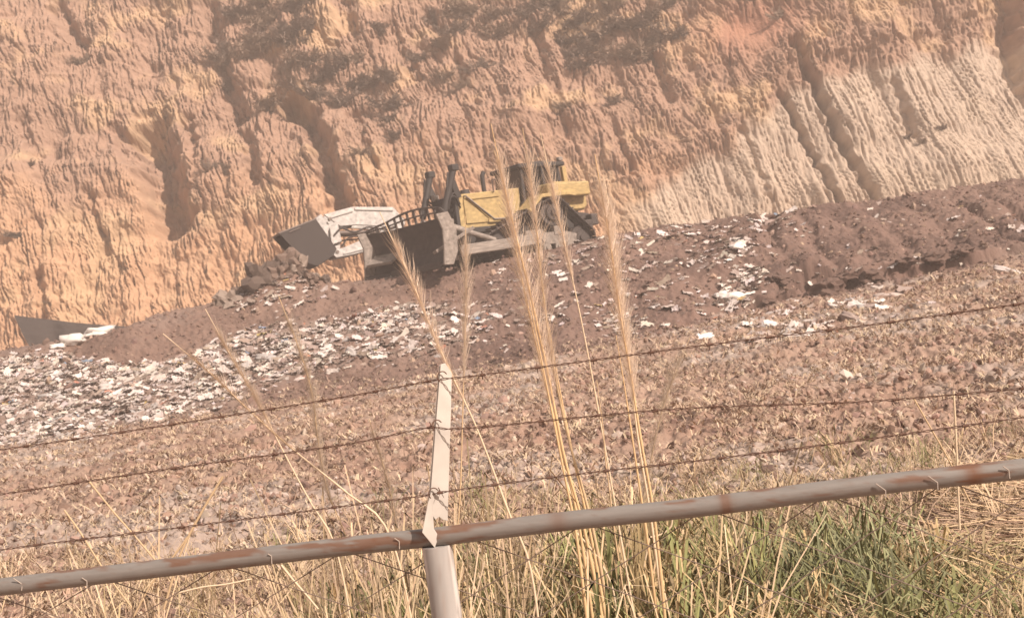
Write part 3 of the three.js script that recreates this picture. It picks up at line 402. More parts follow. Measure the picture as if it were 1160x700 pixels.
  const blade = mesh('blade', flat([skin(-Wi, Wi, 0, 0), skin(Wi, W, 0, wing), skin(-W, -Wi, wing, 0)]), std(0.085, 0.064, 0.056, 0.75, { map: wearTex }), T);
  for (const s of [-1, 1]) mesh('end_plate', flat([prism([[3.55 + wing, 0.0], [3.85 + wing, 0.02], [3.78 + wing, 0.5], [3.74 + wing, 1.1], [3.9 + wing, 1.56], [3.5 + wing, 1.6], [3.3 + wing, 1.1], [3.34 + wing, 0.4]], 0.07, s * W - 0.035, 0.01), bar(V(3.30, 0.15, s * (Wi + 0.05)), V(3.30, 1.45, s * (Wi + 0.05)), 0.1, 0.12), bar(V(3.36, 0.75, s * Wi), V(3.36 + wing, 0.75, s * W), 1.3, 0.10)]), pale, blade);
  mesh('cutting_edge', flat([box(3.78, 0.08, 0, 0.05, 0.2, Wi * 2, 0.01), bar(V(3.78, 0.08, Wi), V(3.78 + wing, 0.08, W), 0.2, 0.05), bar(V(3.78, 0.08, -Wi), V(3.78 + wing, 0.08, -W), 0.2, 0.05)]), steel, blade);
  const rk = (z) => Math.abs(z) <= Wi ? 0 : (Math.abs(z) - Wi) / (W - Wi) * wing, rackY = (z) => 1.98 - 0.36 * (z / W) ** 2, bars = [];
  const zs = []; for (let i = 0; i <= 12; i++) zs.push(-W + i * W / 6);
  for (let i = 0; i < 12; i++) { const a = zs[i], b = zs[i + 1]; bars.push(bar(V(3.62 + rk(a), rackY(a), a), V(3.62 + rk(b), rackY(b), b), 0.07, 0.06), bar(V(3.58 + rk(a), (rackY(a) + 1.55) / 2, a), V(3.58 + rk(b), (rackY(b) + 1.55) / 2, b), 0.05, 0.05)); }
  for (const z of zs) bars.push(bar(V(3.55 + rk(z), 1.5, z), V(3.62 + rk(z), rackY(z), z), 0.07, 0.06));
  mesh('trash_rack', flat(bars), steel, blade);
  for (const s of [-1, 1]) {
    mesh('push_arm', flat([bar(V(3.3, 0.42, s * 1.72), V(0.1, 0.55, s * 1.58), 0.34, 0.2, 0.03), rod(V(0.1, 0.55, s * 1.3), V(0.1, 0.55, s * 1.72), 0.16)]), pale, T);
    mesh('tilt_brace', flat([rod(V(3.3, 1.2, s * 1.5), V(1.9, 0.66, s * 1.56), 0.085, 0.085, 14), rod(V(3.3, 1.2, s * 1.5), V(2.7, 0.96, s * 1.53), 0.11, 0.11, 14)]), pale, T);
  }
  mesh('grab_rail', flat([rod(V(0.45, 2.4, -0.62), V(0.45, 2.75, -0.62), 0.02), rod(V(0.45, 2.75, -0.62), V(1.0, 2.72, -0.6), 0.02), rod(V(1.0, 2.72, -0.6), V(1.0, 2.3, -0.6), 0.02)]), steel, T);
}

// ------------------------------------------------------------------ white loader beyond the blade
{
  const paint = std(0.84, 0.79, 0.74, 0.6, { map: dirtTex }), dark = std(0.055, 0.044, 0.04, 0.8), grey = std(0.20, 0.16, 0.14, 0.7), rubber = std(0.045, 0.038, 0.034, 0.9), chrome = std(0.6, 0.55, 0.5, 0.25, { metalness: 0.9 });
  const DD = 48, k = DD / F, p0 = at(440, 322, DD), T = thing('wheel_loader', 'low white loader with raised arms and a dark bucket, standing behind the bulldozer blade', 'loader', V(p0.x, groundBase(p0.x, DD) + 0.02, -DD));
  T.rotation.y = 0.34; T.scale.x = 1.05;
  const dy = T.position.y - p0.y;
  const L = (px, py) => { const q = at(px, py, DD); return [q.x - p0.x, q.y - p0.y - dy]; };
  const sh = (list) => list.map(([a, b]) => L(a, b));
  const buck = sh([[319, 270], [356, 253], [378, 285], [374, 293], [358, 304], [346, 300]]), bc = sh([[321, 271], [346, 299]]);
  const edge = (a, b, w, z) => bar(V(a[0], a[1], z), V(b[0], b[1], z), 0.05, w, 0.01);
  const bucket = mesh('bucket', flat([prism(buck, 0.05, 0.72), prism(buck, 0.05, -0.77), edge(buck[0], buck[1], 1.5, 0), edge(buck[1], buck[2], 1.5, 0), edge(buck[2], buck[3], 1.5, 0), edge(buck[3], buck[4], 1.5, 0), edge(buck[4], buck[5], 1.5, 0)]), dark, T);
  mesh('bucket_lip', flat([edge(L(318, 269), L(357, 252), 1.56, 0), bar(V(...L(328, 268), 0.80), V(...L(340, 262.5), 0.80), 0.03, 0.03)]), grey, bucket);
  mesh('coupler', flat([prism(sh([[356, 254], [363, 247], [383, 272], [383, 290], [377, 287]]), 1.1, -0.55, 0.02)]), paint, T);
  for (const s of [-1, 1]) {
    const z0 = s > 0 ? 0.5 : -0.66;
    const arm = mesh('lift_arm', flat([prism(sh([[372, 288], [388, 283], [412, 272], [434, 262], [440, 254], [453, 254], [449, 268], [428, 281], [398, 290], [379, 294]]), 0.16, z0, 0.015), prism(sh([[366, 247], [396, 238], [440, 237], [453, 252], [446, 262], [428, 258], [400, 257], [383, 259]]), 0.14, z0 + 0.01, 0.015), prism(sh([[372, 262], [379, 253], [384, 276], [374, 280]]), 0.1, z0 + 0.08, 0.01)]), paint, T);
    mesh('pivot_pin', flat([[446, 262], [380, 288], [372, 252], [420, 276]].map(([a, b]) => { const q = L(a, b); return rod(V(q[0], q[1], z0 - 0.03), V(q[0], q[1], z0 + 0.19), 0.06, 0.06, 14); })), grey, arm);
    mesh('tilt_cylinder', flat([rod(V(...L(382, 266), s * 0.42), V(...L(425, 264), s * 0.42), 0.075, 0.075, 14)]), grey, T);
    mesh('lift_cylinder', flat([rod(V(...L(416, 276), s * 0.4), V(...L(452, 300), s * 0.4), 0.08, 0.08, 14)]), grey, T);
  }
  mesh('cross_tube', flat([rod(V(...L(400, 252), -0.6), V(...L(400, 252), 0.6), 0.12, 0.12, 16), rod(V(...L(405, 284), -0.6), V(...L(405, 284), 0.6), 0.08, 0.08, 16), box(...L(388, 243), 0.3, 0.5, 0.16, 0.4, 0.03), box(...L(398, 240), -0.1, 0.3, 0.2, 0.5, 0.03)]), grey, T);
  for (const z of [0.7, -0.7]) mesh('hose', flat([new THREE.TubeGeometry(new THREE.CatmullRomCurve3([[376, 270], [384, 262], [398, 266], [412, 260], [430, 262], [444, 258]].map(([a, b]) => V(...L(a, b), z))), 24, 0.035, 7), new THREE.TubeGeometry(new THREE.CatmullRomCurve3([[384, 282], [392, 272], [404, 270], [420, 268]].map(([a, b]) => V(...L(a, b), z * 0.98))), 20, 0.03, 7)]), dark, T);
  for (const z of [0.67, -0.67]) mesh('arm_rib', flat([bar(V(...L(398, 240), z), V(...L(440, 240), z), 0.07, 0.05), bar(V(...L(372, 250), z), V(...L(396, 242), z), 0.07, 0.05), bar(V(...L(386, 290), z), V(...L(426, 279), z), 0.07, 0.05)]), paint, T);
  mesh('front_post', flat([prism(sh([[414, 283], [422, 279], [419, 318], [413, 318]]), 0.18, 0.45, 0.015)]), paint, T);
  mesh('chassis', flat([prism(sh([[420, 292], [448, 262], [470, 258], [528, 262], [528, 306], [420, 316]]), 1.1, -0.55, 0.03)]), dark, T);
  mesh('engine_cover', flat([prism(sh([[470, 258], [476, 252], [526, 250], [528, 264]]), 1.0, -0.5, 0.03)]), paint, T);
  const tyre = new THREE.LatheGeometry([[0.2, -0.16], [0.42, -0.17], [0.48, -0.13], [0.5, 0], [0.48, 0.13], [0.42, 0.17], [0.2, 0.16]].map(([a, b]) => new THREE.Vector2(a, b)), 28).rotateX(Math.PI / 2), rim = flat([new THREE.CylinderGeometry(0.22, 0.22, 0.24, 20).rotateX(Math.PI / 2), new THREE.CylinderGeometry(0.08, 0.08, 0.32, 12).rotateX(Math.PI / 2)]);
  for (const x of [0.0, 2.0]) for (const z of [-0.7, 0.6]) { const w = mesh('wheel', tyre, rubber, T); w.position.set(x, 0.49, z); mesh('rim', rim, paint, w); }
}
console.log('machines');

// ------------------------------------------------------------------ fence
const railD = (px) => 1 / (0.3226 + (0.3774 - 0.3226) * px / 1160);
const fenceAt = (px, py, off = 0) => at(px, py, railD(px) + off);
{
  const T = thing('boundary_fence', 'boundary fence of grey pipe rail, steel post, barbed wires and chain-link mesh', 'fence', V(fenceAt(497, 612).x, 0, -railD(497)));
  const o = T.position, loc = (v) => v.clone().sub(o);
  // rail
  const rp = [[-500, 724], [-200, 689], [0, 665], [200, 641.5], [400, 618], [495, 608], [640, 590.5], [800, 573.5], [960, 553], [1160, 531], [1400, 503], [1700, 467]].map(([a, b]) => loc(fenceAt(a, b)));
  const curve = new THREE.CatmullRomCurve3(rp), rg = new THREE.TubeGeometry(curve, 420, 0.0212, 28), p = rg.attributes.position, n = rg.attributes.normal, col = [], c = new THREE.Color();
  for (let i = 0; i < p.count; i++) {
    const x = p.getX(i), y = p.getY(i), z = p.getZ(i), up = n.getY(i), band = 0.9 * Math.exp(-(((x - 0.63) / 0.012) ** 2)) + 0.9 * Math.exp(-(((x - 1.13) / 0.018) ** 2)) + 0.5 * Math.exp(-(((x - 0.27) / 0.02) ** 2));
    const rust = clamp(sstep(fbm(x * 4 + 3, up * 0.7 + 4, 4) + 0.20 * up + 0.35 * fbm(x * 1.1, 5, 2), 0.16, 0.42) * 0.85 + band + 0.25 * sstep(fbm(x * 22, up * 3 + z * 30, 3), 0.25, 0.6), 0, 1);
    c.setRGB(0.225, 0.205, 0.185).multiplyScalar(1 + 0.16 * fbm(x * 9, up * 2, 3)).lerp(new THREE.Color(0.17, 0.085, 0.05), rust); col.push(c.r, c.g, c.b);
  }
  rg.setAttribute('color', new THREE.Float32BufferAttribute(col, 3));
  mesh('rail', rg, new THREE.MeshStandardMaterial({ vertexColors: true, roughness: 0.55, metalness: 0.15, bumpMap: grainTex, bumpScale: 0.0006, side: THREE.DoubleSide }), T);
  // post: a pipe under the rail with an angle-iron extension above it
  const foot = V(0.004, -0.1, 0), head = loc(fenceAt(494, 612)); head.y -= 0.012;
  const pg = new THREE.CylinderGeometry(0.034, 0.036, head.y - foot.y, 32, 40).translate(0, (head.y + foot.y) / 2, 0), pc = []; for (let i = 0; i < pg.attributes.position.count; i++) { const x = pg.attributes.position.getX(i), y = pg.attributes.position.getY(i), z = pg.attributes.position.getZ(i), a = Math.atan2(z, x); c.setRGB(0.36, 0.338, 0.315).multiplyScalar(1 + 0.15 * fbm(a * 1.5, y * 7, 3)).lerp(new THREE.Color(0.60, 0.56, 0.52), sstep(fbm(a * 0.9 + 3, y * 2, 3), 0.12, 0.3)).lerp(new THREE.Color(0.24, 0.13, 0.08), sstep(fbm(a * 2 + 8, y * 9, 3), 0.3, 0.6) * 0.7); pc.push(c.r, c.g, c.b); }
  pg.setAttribute('color', new THREE.Float32BufferAttribute(pc, 3)); const post = mesh('post', pg, new THREE.MeshStandardMaterial({ vertexColors: true, roughness: 0.6, metalness: 0.1, side: THREE.DoubleSide }), T); post.position.set(head.x, 0, head.z);
  // angle iron, in front of the rail's crown
  const dA = railD(497) - 0.03, q = (px, py) => { const v = loc(at(px, py, dA)); return [v.x, v.y]; }, zA = loc(at(497, 500, dA)).z, armMat = std(0.80, 0.74, 0.66, 0.55, { map: dirtTex });
  const arm = mesh('angle_arm', flat([prism([q(486, 582), q(488, 560), q(499.5, 413), q(504, 412), q(511, 424), q(506, 592), q(501, 590), q(497, 586), q(493, 589), q(490, 584)], 0.005, zA, 0.0008), prism([q(479, 602), q(485, 570), q(488, 560), q(488.5, 560), q(490, 584), q(491, 600), q(496, 609), q(492, 621), q(486, 612)], 0.005, zA + 0.001, 0.0008)]), armMat, T);
  { const ap = arm.geometry.attributes.position, x0 = q(486, 582)[0]; for (let i = 0; i < ap.count; i++) { const lean = (ap.getY(i) - q(486, 582)[1]) * 0.22; ap.setZ(i, ap.getZ(i) - 0.75 * (ap.getX(i) - x0 - lean)); } arm.geometry.computeVertexNormals(); }
  // the second leg of the angle runs back from the first
  const A1 = loc(at(486.5, 575, dA)), A2 = loc(at(499.5, 414, dA)); const leg = new THREE.BufferGeometry(); { const w = 0.03, t = 0.0045, vs = [], push = (v, dx, dz) => vs.push([v.x + dx, v.y, v.z + dz]); for (const v of [A1, A2]) { push(v, -t, 0); push(v, 0, 0); push(v, 0, -w); push(v, -t, -w); } const ix = [0, 1, 5, 0, 5, 4, 1, 2, 6, 1, 6, 5, 2, 3, 7, 2, 7, 6, 3, 0, 4, 3, 4, 7, 4, 5, 6, 4, 6, 7, 0, 2, 1, 0, 3, 2]; leg.setAttribute('position', new THREE.Float32BufferAttribute(vs.flat(), 3)); leg.setIndex(ix); leg.computeVertexNormals(); }
  mesh('angle_flange', leg.toNonIndexed(), armMat, arm).geometry.computeVertexNormals();
  // barbed wires: two strands twisted round each other with four-point barbs
  const rusty = std(0.115, 0.062, 0.042, 0.85), wires = [
    [[-300, 549], [0, 509.5], [200, 480], [400, 448], [498, 430], [528, 427], [800, 391], [980, 369], [1160, 344], [1500, 299]],
    [[-300, 604], [0, 560], [200, 530], [400, 502], [492, 484], [505, 486], [720, 467], [800, 461.5], [980, 455], [1160, 440], [1500, 405]],
    [[-300, 672], [0, 623], [200, 598], [400, 572], [484, 561], [505, 557], [656, 537], [800, 521], [983, 497.6], [1160, 473], [1500, 424]]];
  wires.forEach((w) => {
    const cv = new THREE.CatmullRomCurve3(w.map(([a, b]) => loc(fenceAt(a, b, -0.034)))), len = cv.getLength(), turns = len / 0.055, strand = (ph) => { class S extends THREE.Curve { getPoint(t) { const v = cv.getPointAt(clamp(t, 0, 1)), a = t * turns * 6.2832 + ph; v.y += Math.cos(a) * 0.0017; v.z += Math.sin(a) * 0.0017; return v; } } return new THREE.TubeGeometry(new S(), Math.round(turns * 9), 0.00105, 5); };
    const wm = mesh('barbed_wire', flat([strand(0), strand(Math.PI)]), rusty, T);
    for (let l = 0.05 + rr(0, 0.08); l < len; l += 0.125) { const v = cv.getPointAt(l / len), a = rr(0, 3.1), e = V(rr(-0.004, 0.004), Math.cos(a), Math.sin(a)).multiplyScalar(0.012), e2 = V(0.3, -Math.sin(a), Math.cos(a)).multiplyScalar(0.014); mesh('barb', flat([rod(v.clone().sub(e), v.clone().add(e), 0.0011, 0.0006, 5), rod(v.clone().sub(e2).add(V(0.004, 0, 0)), v.clone().add(e2).add(V(0.004, 0, 0)), 0.0011, 0.0006, 5), rod(v.clone().add(V(-0.005, 0, 0)), v.clone().add(V(0.008, 0, 0)), 0.0034, 0.0034, 7)]), rusty, wm); }
  });
  // hooks that hold the wires to the arm
  for (const [px, py] of [[501, 427], [495, 482], [491, 559]]) { const v = loc(at(px, py, dA - 0.012)); const tor = new THREE.TorusGeometry(0.012, 0.0013, 6, 18, 3.6).rotateZ(0.4).rotateY(0.5).translate(v.x, v.y, v.z); mesh('wire_hook', tor, rusty, T); }
  // chain-link: zigzag wires that hang from the rail
  const galv = std(0.185, 0.135, 0.105, 0.7), pitch = 69;
  for (let i = -3; i < 22; i++) {
    const px0 = -30 + i * pitch + 3, pts = [], rows = 15;
    for (let r = 0; r <= rows; r++) { const px = px0 + ((r + i) % 2 === 0 ? 0 : pitch), d = railD(px), top = fenceAt(px, 665 - 0.1155 * px), y = top.y - 0.012 - r * 0.066; if (y < 0.02) break; pts.push(loc(V(top.x, y, top.z + ((r & 1) ? 0.004 : -0.002) - 0.024))); }
    const segs = []; for (let j = 1; j < pts.length; j++) segs.push(rod(pts[j - 1], pts[j], 0.0013, 0.0013, 5));
    mesh('mesh_wire', flat(segs), galv, T);
  }
  // wire ties twisted round the rail
  const tieMat = std(0.36, 0.30, 0.25, 0.6);
  for (let i = 0; i < 18; i++) { if (rnd() < 0.6) continue; const px = 32 + i * pitch + rr(-12, 12), py = 665 - 0.1155 * px + rr(-3, 5), v = loc(fenceAt(px, py, -0.024)), ln = rr(0.004, 0.013); mesh('wire_tie', flat([rod(v.clone().add(V(-ln, ln * 0.9, 0)), v.clone().add(V(ln * 0.5, -ln * 0.5, -0.001)), 0.0013, 0.0013, 6), rod(v.clone().add(V(ln * 0.5, -ln * 0.5, -0.001)), v.clone().add(V(ln * 0.3, -0.02, 0.002)), 0.0012, 0.0012, 6)]), tieMat, T); }
}

// ------------------------------------------------------------------ tall plume grass, each stalk a plant of its own
const strawMats = [std(0.62, 0.43, 0.23, 0.75), std(0.55, 0.40, 0.24, 0.8), std(0.66, 0.52, 0.36, 0.8)], plumeMats = [0.62, 0.52, 0.44].map((k, i) => new THREE.MeshPhysicalMaterial({ color: new THREE.Color(0.74, 0.60, 0.47).multiplyScalar(k / 0.6), roughness: 1, side: THREE.DoubleSide }));
function plumeGrass(d, path, plume, width, o) {                          // path: picture positions from low to high; plume: where on the path the feathery part starts
  const pts = path.map(([a, b], i) => at(a, b, d + (o.sway ?? 0) * i / path.length)), foot = V(pts[0].x + (pts[0].x - pts[1].x) * 0.15 + rr(-0.05, 0.05), H(pts[0].x, d), pts[0].z + rr(-0.03, 0.05));
  const T = thing('plume_grass', o.label, 'tall grass', foot, o.group), loc = (v) => v.clone().sub(foot), cv = new THREE.CatmullRomCurve3([V(0, -0.02, 0), ...pts.map(loc)]);
  const n = 40, tg = new THREE.TubeGeometry(cv, n, 1, 6), p = tg.attributes.position, fr = cv.getSpacedPoints(n);
  for (let i = 0; i <= n; i++) { const c = cv.getPointAt(i / n), r = lerp((o.r ?? 0.0045) * 1.25, 0.0012, Math.pow(i / n, 1.3)) * (i % 9 === 4 ? 1.25 : 1); for (let j = 0; j <= 6; j++) { const k = i * 7 + j; p.setXYZ(k, c.x + (p.getX(k) - c.x) * r, c.y + (p.getY(k) - c.y) * r, c.z + (p.getZ(k) - c.z) * r); } }
  mesh('stem', tg, strawMats[o.mat ?? 0], T);
  if (plume < 1) {
    const list = [], nh = Math.round(1.35 * (o.hairs ?? 420) * (o.pm ? 1.3 : 1));
    for (let i = 0; i < nh; i++) {
      const k = plume + (0.94 - plume) * Math.pow(rnd(), 0.85), c = cv.getPointAt(k), dir = cv.getTangentAt(k), env = Math.pow(Math.sin(Math.PI * clamp((k - plume) / (1 - plume) * 0.88 + 0.07, 0, 1)), 0.7), a = rr(0, 6.28), rad = 3.3 * width * env * rr(0.05, 1), out = V(Math.cos(a), 0.0, Math.sin(a)), L = rr(0.05, 0.14) * (1.25 - 0.6 * k);
      const e = c.clone().addScaledVector(out, rad).addScaledVector(dir, L); list.push({ pts: [c, c.clone().addScaledVector(out, rad * 0.6).addScaledVector(dir, L * 0.5), e], w: rr(0.0006, 0.0013), cross: false });
    }
    mesh('plume', stripGeo(list), plumeMats[o.pm ?? 0], T);
  }
  if (o.leaf) { const list = []; for (let i = 0; i < o.leaf; i++) { const k = rr(0.1, 0.45), c = cv.getPointAt(k), a = rr(0, 6.28), L = rr(0.15, 0.4); list.push({ pts: [c, c.clone().add(V(Math.cos(a) * L * 0.4, L * 0.5, Math.sin(a) * L * 0.4)), c.clone().add(V(Math.cos(a) * L, L * 0.3, Math.sin(a) * L))], w: 0.006 }); } mesh('leaf', stripGeo(list), strawMats[1], T); }
}
{
  const cab = 'stalks rising before the bulldozer cab', gl = 'thick golden stalk with a feathery plume, in the clump before the bulldozer cab';
  plumeGrass(4.3, [[662, 600], [640, 520], [620, 420], [600, 330], [578, 240], [556, 140]], 0.56, 0.022, { label: gl, group: cab, r: 0.0062, leaf: 3, hairs: 620 });
  plumeGrass(4.4, [[672, 600], [645, 500], [628, 420], [614, 320], [606, 240], [592, 145]], 0.58, 0.020, { label: gl, group: cab, r: 0.0058, mat: 1, leaf: 2, hairs: 560 });
  plumeGrass(4.5, [[655, 590], [634, 500], [612, 410], [590, 310], [572, 220], [560, 170]], 0.55, 0.018, { label: gl, group: cab, r: 0.005, mat: 0, hairs: 420 });
  plumeGrass(4.6, [[700, 590], [678, 465], [660, 370], [646, 304], [634, 250], [612, 150]], 0.74, 0.013, { label: 'thin pale stalk with a narrow plume crossing the bulldozer track', r: 0.0035, mat: 2, hairs: 260 });
  const dl = 'golden stalk with a broad plume, in the pair behind the bulldozer', dg = 'pair behind the bulldozer';
  plumeGrass(4.2, [[742, 590], [726, 497], [714, 420], [704, 362], [692, 280], [674, 175]], 0.60, 0.022, { label: dl, group: dg, r: 0.0056, leaf: 2, hairs: 620 });
  plumeGrass(4.35, [[738, 590], [722, 490], [712, 400], [702, 330], [694, 260], [684, 200]], 0.60, 0.018, { label: dl, group: dg, r: 0.0042, mat: 2, hairs: 420 });
  plumeGrass(3.6, [[600, 640], [578, 585], [540, 485], [500, 400], [466, 318], [430, 240]], 0.70, 0.013, { label: 'pale stalk with a slim plume leaning across the top of the white post', r: 0.004, mat: 2, hairs: 330 });
  plumeGrass(4.4, [[514, 640], [520, 580], [524, 470], [526, 400], [528, 320], [527, 245]], 0.70, 0.012, { label: 'thin upright stalk with a greyish plume beside the white post', r: 0.003, mat: 1, pm: 1, hairs: 260 });
  plumeGrass(4.0, [[436, 596], [395, 560], [335, 512], [285, 468], [240, 425], [184, 378]], 0.70, 0.013, { label: 'straw stalk leaning low over the litter with a brown plume', r: 0.0042, mat: 2, pm: 1, hairs: 360 });
  plumeGrass(4.2, [[378, 615], [352, 570], [325, 520], [292, 456], [262, 405], [232, 350]], 0.74, 0.010, { label: 'slender stalk crossing the low leaning stalk above the litter', r: 0.0036, mat: 2, pm: 1, hairs: 260 });
  plumeGrass(5.0, [[392, 610], [372, 560], [360, 500], [354, 450], [340, 400], [315, 335]], 0.52, 0.016, { label: 'soft grey plume standing over the middle of the litter', r: 0.0025, mat: 1, pm: 2, hairs: 420 });
  plumeGrass(5.2, [[712, 620], [730, 560], [742, 500], [752, 460], [764, 425], [782, 382]], 0.42, 0.024, { label: 'short reddish plume leaning the other way, past the pair of golden stalks', r: 0.0025, mat: 1, pm: 2, hairs: 420 });
  plumeGrass(4.8, [[455, 640], [448, 590], [440, 550], [432, 520], [424, 495], [418, 475]], 0.5, 0.018, { label: 'short faded plume close to the white post, under the lowest wire', r: 0.0025, mat: 1, pm: 2, hairs: 260 });
  plumeGrass(4.5, [[696, 600], [690, 550], [686, 520], [684, 490], [680, 460], [676, 430]], 1, 0, { label: 'bare thin stalk standing between the golden clumps', r: 0.003, mat: 1 });
  for (const [d, a, b, c, e] of [[4.25, [652, 600], [632, 500], [612, 400], [600, 340]], [4.5, [668, 600], [650, 520], [634, 440], [622, 370]], [4.35, [732, 600], [720, 520], [708, 440], [698, 380]]]) plumeGrass(d, [a, [(a[0] + b[0]) / 2, (a[1] + b[1]) / 2], b, c, e], 1, 0, { label: 'bare golden cane without a plume among the plumed stalks', group: 'bare canes', r: 0.0058, mat: 0, leaf: 2 });
  // bare dry stalks
  const stalk = (d, path, r, label, group, mat = 2) => { const pts = path.map(([a, b]) => at(a, b, d)), T = mesh('dry_stalk', new THREE.TubeGeometry(new THREE.CatmullRomCurve3(pts.map((p) => p.clone().sub(pts[0]))), 24, r, 6), strawMats[mat]); T.position.copy(pts[0]); tag(T, label, 'dry stalk', group); };
  stalk(5.2, [[1088, 600], [1085, 525], [1083, 480], [1081, 443]], 0.0042, 'straight upright stick crossing the lowest barbed wire');
  stalk(5.4, [[1100, 570], [1075, 520], [1055, 485], [1035, 450]], 0.0035, 'bent stick leaning beside the straight upright stick', null, 1);
  stalk(5.0, [[185, 690], [205, 625], [228, 580], [252, 540]], 0.005, 'dark forked twig standing over the rail, its upper shoot', null, 1);
  stalk(5.0, [[150, 700], [172, 660], [200, 625], [212, 608]], 0.004, 'dark lower shoot of the twig that crosses the rail', null, 1);
  stalk(5.1, [[150, 690], [120, 650], [88, 600], [72, 578]], 0.0035, 'thin bent twig crossing the rail beside the forked twig', null, 1);
  stalk(5.2, [[180, 640], [150, 605], [128, 580], [100, 545]], 0.0035, 'thin twig slanting down to the rail over bare soil', null, 1);
  const fl = 'pale fallen stalk on the dry ground under the rail', fg = 'fallen stalks under the rail';
  for (const [d, ...p] of [[5.5, [820, 700], [831, 640], [834, 610], [826, 580]], [5.5, [834, 615], [842, 600], [846, 585], [845, 575]], [6, [1090, 700], [1062, 655], [1048, 615], [1040, 590]], [6, [1010, 650], [996, 615], [986, 590], [984, 575]], [6, [1050, 622], [1080, 632], [1110, 638], [1145, 646]], [6.2, [1075, 690], [1090, 655], [1100, 625], [1106, 598]], [5.6, [955, 655], [948, 640], [942, 622], [922, 605]], [5.0, [720, 700], [726, 660], [733, 625], [736, 609]], [5.0, [736, 609], [750, 605], [760, 597], [762, 588]], [4.8, [700, 700], [692, 660], [672, 625], [650, 600]], [4.6, [360, 690], [345, 672], [330, 655], [318, 640]], [5, [200, 672], [230, 665], [255, 662], [285, 656]]]) stalk(d, p, 0.0038, fl, fg, 2);
}
console.log('tall grass');

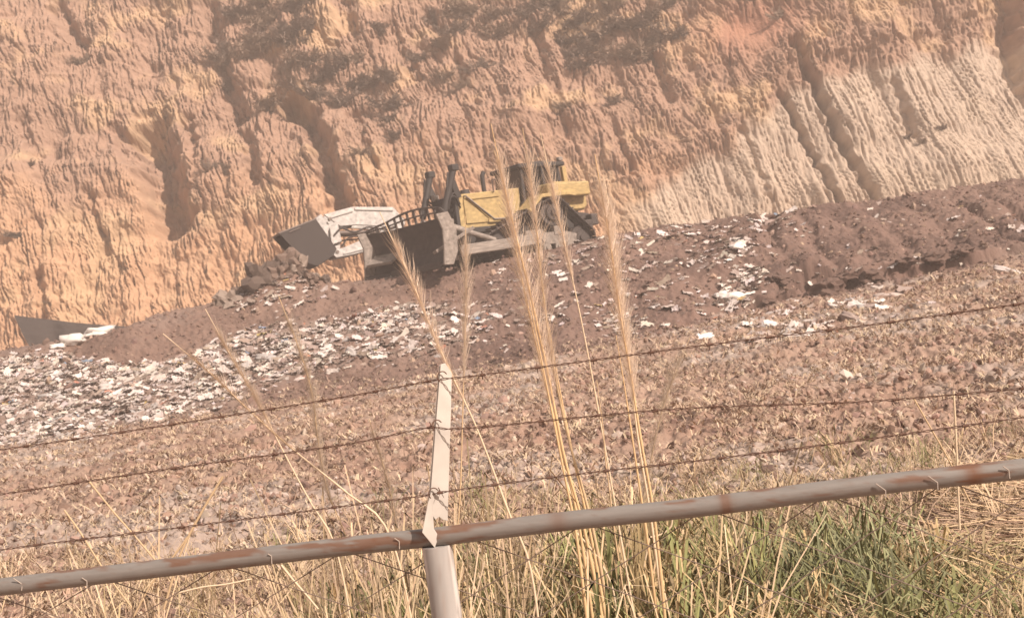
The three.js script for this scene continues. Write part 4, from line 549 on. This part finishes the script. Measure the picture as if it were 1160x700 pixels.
// ------------------------------------------------------------------ undergrowth
{
  const tuft = (n, h, spread, droop, w) => { const list = []; for (let i = 0; i < n; i++) { const a = rr(0, 6.28), L = h * rr(0.5, 1), sp = spread * rr(0.2, 1), b = V(rr(-0.04, 0.04), 0, rr(-0.04, 0.04)), m = b.clone().add(V(Math.cos(a) * sp * 0.35, L * 0.6, Math.sin(a) * sp * 0.35)), q = b.clone().add(V(Math.cos(a) * sp * 0.8, L * (1 - droop * 0.3), Math.sin(a) * sp * 0.8)), e = b.clone().add(V(Math.cos(a) * sp * 1.25, L * (1 - droop), Math.sin(a) * sp * 1.25)); list.push({ pts: [b, m, q, e], w: w * rr(0.6, 1.3) }); } return stripGeo(list); };
  const up = [tuft(13, 0.9, 0.22, 0.12, 0.009), tuft(13, 0.8, 0.34, 0.3, 0.009), tuft(14, 0.7, 0.42, 0.5, 0.010)], low = [tuft(16, 0.34, 0.4, 0.55, 0.006), tuft(14, 0.25, 0.45, 0.75, 0.007), tuft(16, 0.4, 0.3, 0.3, 0.005)];
  // how green and how dense the grass stands under each part of the rail
  const dens = (u) => table(u, [[-700, 0.12], [-420, 0.15], [-300, 0.35], [-200, 0.8], [-60, 0.8], [40, 1], [160, 1], [240, 0.8], [400, 0.6], [460, 0.4], [560, 0.15], [700, 0.1]]);
  const hgt = (u) => table(u, [[-700, 0.3], [-300, 0.45], [-200, 0.82], [-110, 0.85], [-20, 0.72], [60, 1.0], [150, 1.0], [210, 0.74], [300, 0.52], [420, 0.44], [560, 0.4], [700, 0.35]]);
  const green = (u) => table(u, [[-700, 0], [-320, 0.1], [-200, 0.5], [-60, 0.45], [60, 0.5], [170, 0.5], [240, 0.8], [300, 0.55], [345, 0.9], [420, 0.75], [470, 0.15], [700, 0.02]]);
  up.forEach((g, k) => stuff('grass_undergrowth', 'half-dry grass growing along the fence', g, white, 270, (im, i) => {
    const d = rr(3.5, 6.6), u = rr(-620, 640), x = u / F * d; if (rnd() > dens(u) * (0.35 + 0.9 * sstep(n2(u * 0.012, d * 0.9), -0.5, 0.5))) return false; const q = 0.86 * hgt(u) * rr(0.55, 1.08) * (d < 4.2 ? 0.88 : 1), gr = rnd() < 0.75 * green(u);
    place(im, i, V(x, H(x, d) - 0.01, -d), quat(rr(-0.12, 0.12), rr(0, 6.28), rr(-0.15, 0.2)), V(rr(0.8, 1.3), q, rr(0.8, 1.3)), gr ? tint(0.215, 0.215, 0.085, 0.3) : rnd() < 0.6 ? tint(0.50, 0.37, 0.20, 0.25) : tint(0.30, 0.23, 0.12, 0.3)); return true;
  }));
  low.forEach((g, k) => stuff('grass_tussocks', 'low dry tussocks on the soil beyond the fence', g, white, 430, (im, i) => {
    const d = rr(4.6, 10.5), u = rr(-640, 660), x = u / F * d, w = 0.2 + 0.8 * dens(u) * (1 - sstep(d, 6.5, 10)); if (rnd() > w) return false; const s = rr(0.5, 1.15), gr = rnd() < green(u) * 0.5;
    place(im, i, V(x, H(x, d) - 0.01, -d), quat(rr(-0.15, 0.15), rr(0, 6.28), rr(-0.2, 0.2)), V(s, s * rr(0.6, 1.1), s), gr ? tint(0.21, 0.195, 0.085, 0.3) : rnd() < 0.65 ? tint(0.52, 0.39, 0.25, 0.22) : tint(0.32, 0.23, 0.14, 0.3)); return true;
  }));
  stuff('green_grass', 'fresher green clump of grass under the rail, among the dry straw', up[1], white, 36, (im, i) => { const d = rr(5.0, 6.4), u = 330 + 120 * (rnd() + rnd() - 1), x = u / F * d; place(im, i, V(x, H(x, d) - 0.01, -d), quat(rr(-0.2, 0.2), rr(0, 6.28), rr(-0.2, 0.25)), V(1.1, rr(0.45, 0.72), 1.1), tint(0.235, 0.235, 0.12, 0.35)); return true; });
  const tall = tuft(5, 1.0, 0.3, 0.06, 0.0055);
  stuff('straw_stems', 'loose tall straw stems standing along the fence', tall, white, 130, (im, i) => { const d = rr(3.8, 6), u = rnd() < 0.6 ? rr(-300, -40) : rr(-600, 200), x = u / F * d; place(im, i, V(x, H(x, d) - 0.01, -d), quat(rr(-0.2, 0.2), rr(0, 6.28), rr(-0.1, 0.4)), V(1, rr(0.6, 1.12), 1), rnd() < 0.7 ? tint(0.60, 0.46, 0.30, 0.2) : tint(0.38, 0.29, 0.18, 0.2)); return true; });
  // swept-down straw past the green patch
  const lay = []; for (let v = 0; v < 2; v++) { const list = []; for (let i = 0; i < 12; i++) { const b = V(rr(-0.25, 0.25), rr(0.02, 0.14), rr(-0.25, 0.25)), a = rr(-0.5, 0.5), e = b.clone().add(V(Math.cos(a) * 0.55, rr(-0.12, 0.05), Math.sin(a) * 0.5)); list.push({ pts: [b, b.clone().lerp(e, 0.5).add(V(0, rr(0, 0.06), 0)), e], w: rr(0.006, 0.010), cross: true }); } lay.push(stripGeo(list)); }
  for (const g of lay) stuff('fallen_straw', 'swept-down pale straw lying past the green patch of grass', g, white, 90, (im, i) => { const d = rr(6.3, 8.2), u = rr(380, 640), x = u / F * d; if (rnd() > sstep(u, 360, 520)) return false; place(im, i, V(x, H(x, d) + 0.02, -d), quat(0, rr(-0.6, 0.5), rr(-0.45, -0.1)), V(1, 1, 1), tint(0.58, 0.45, 0.32, 0.18)); return true; });
}
scene.traverse((o) => { if (o.isMesh) o.castShadow = o.receiveShadow = true; });
renderer.render(scene, camera);
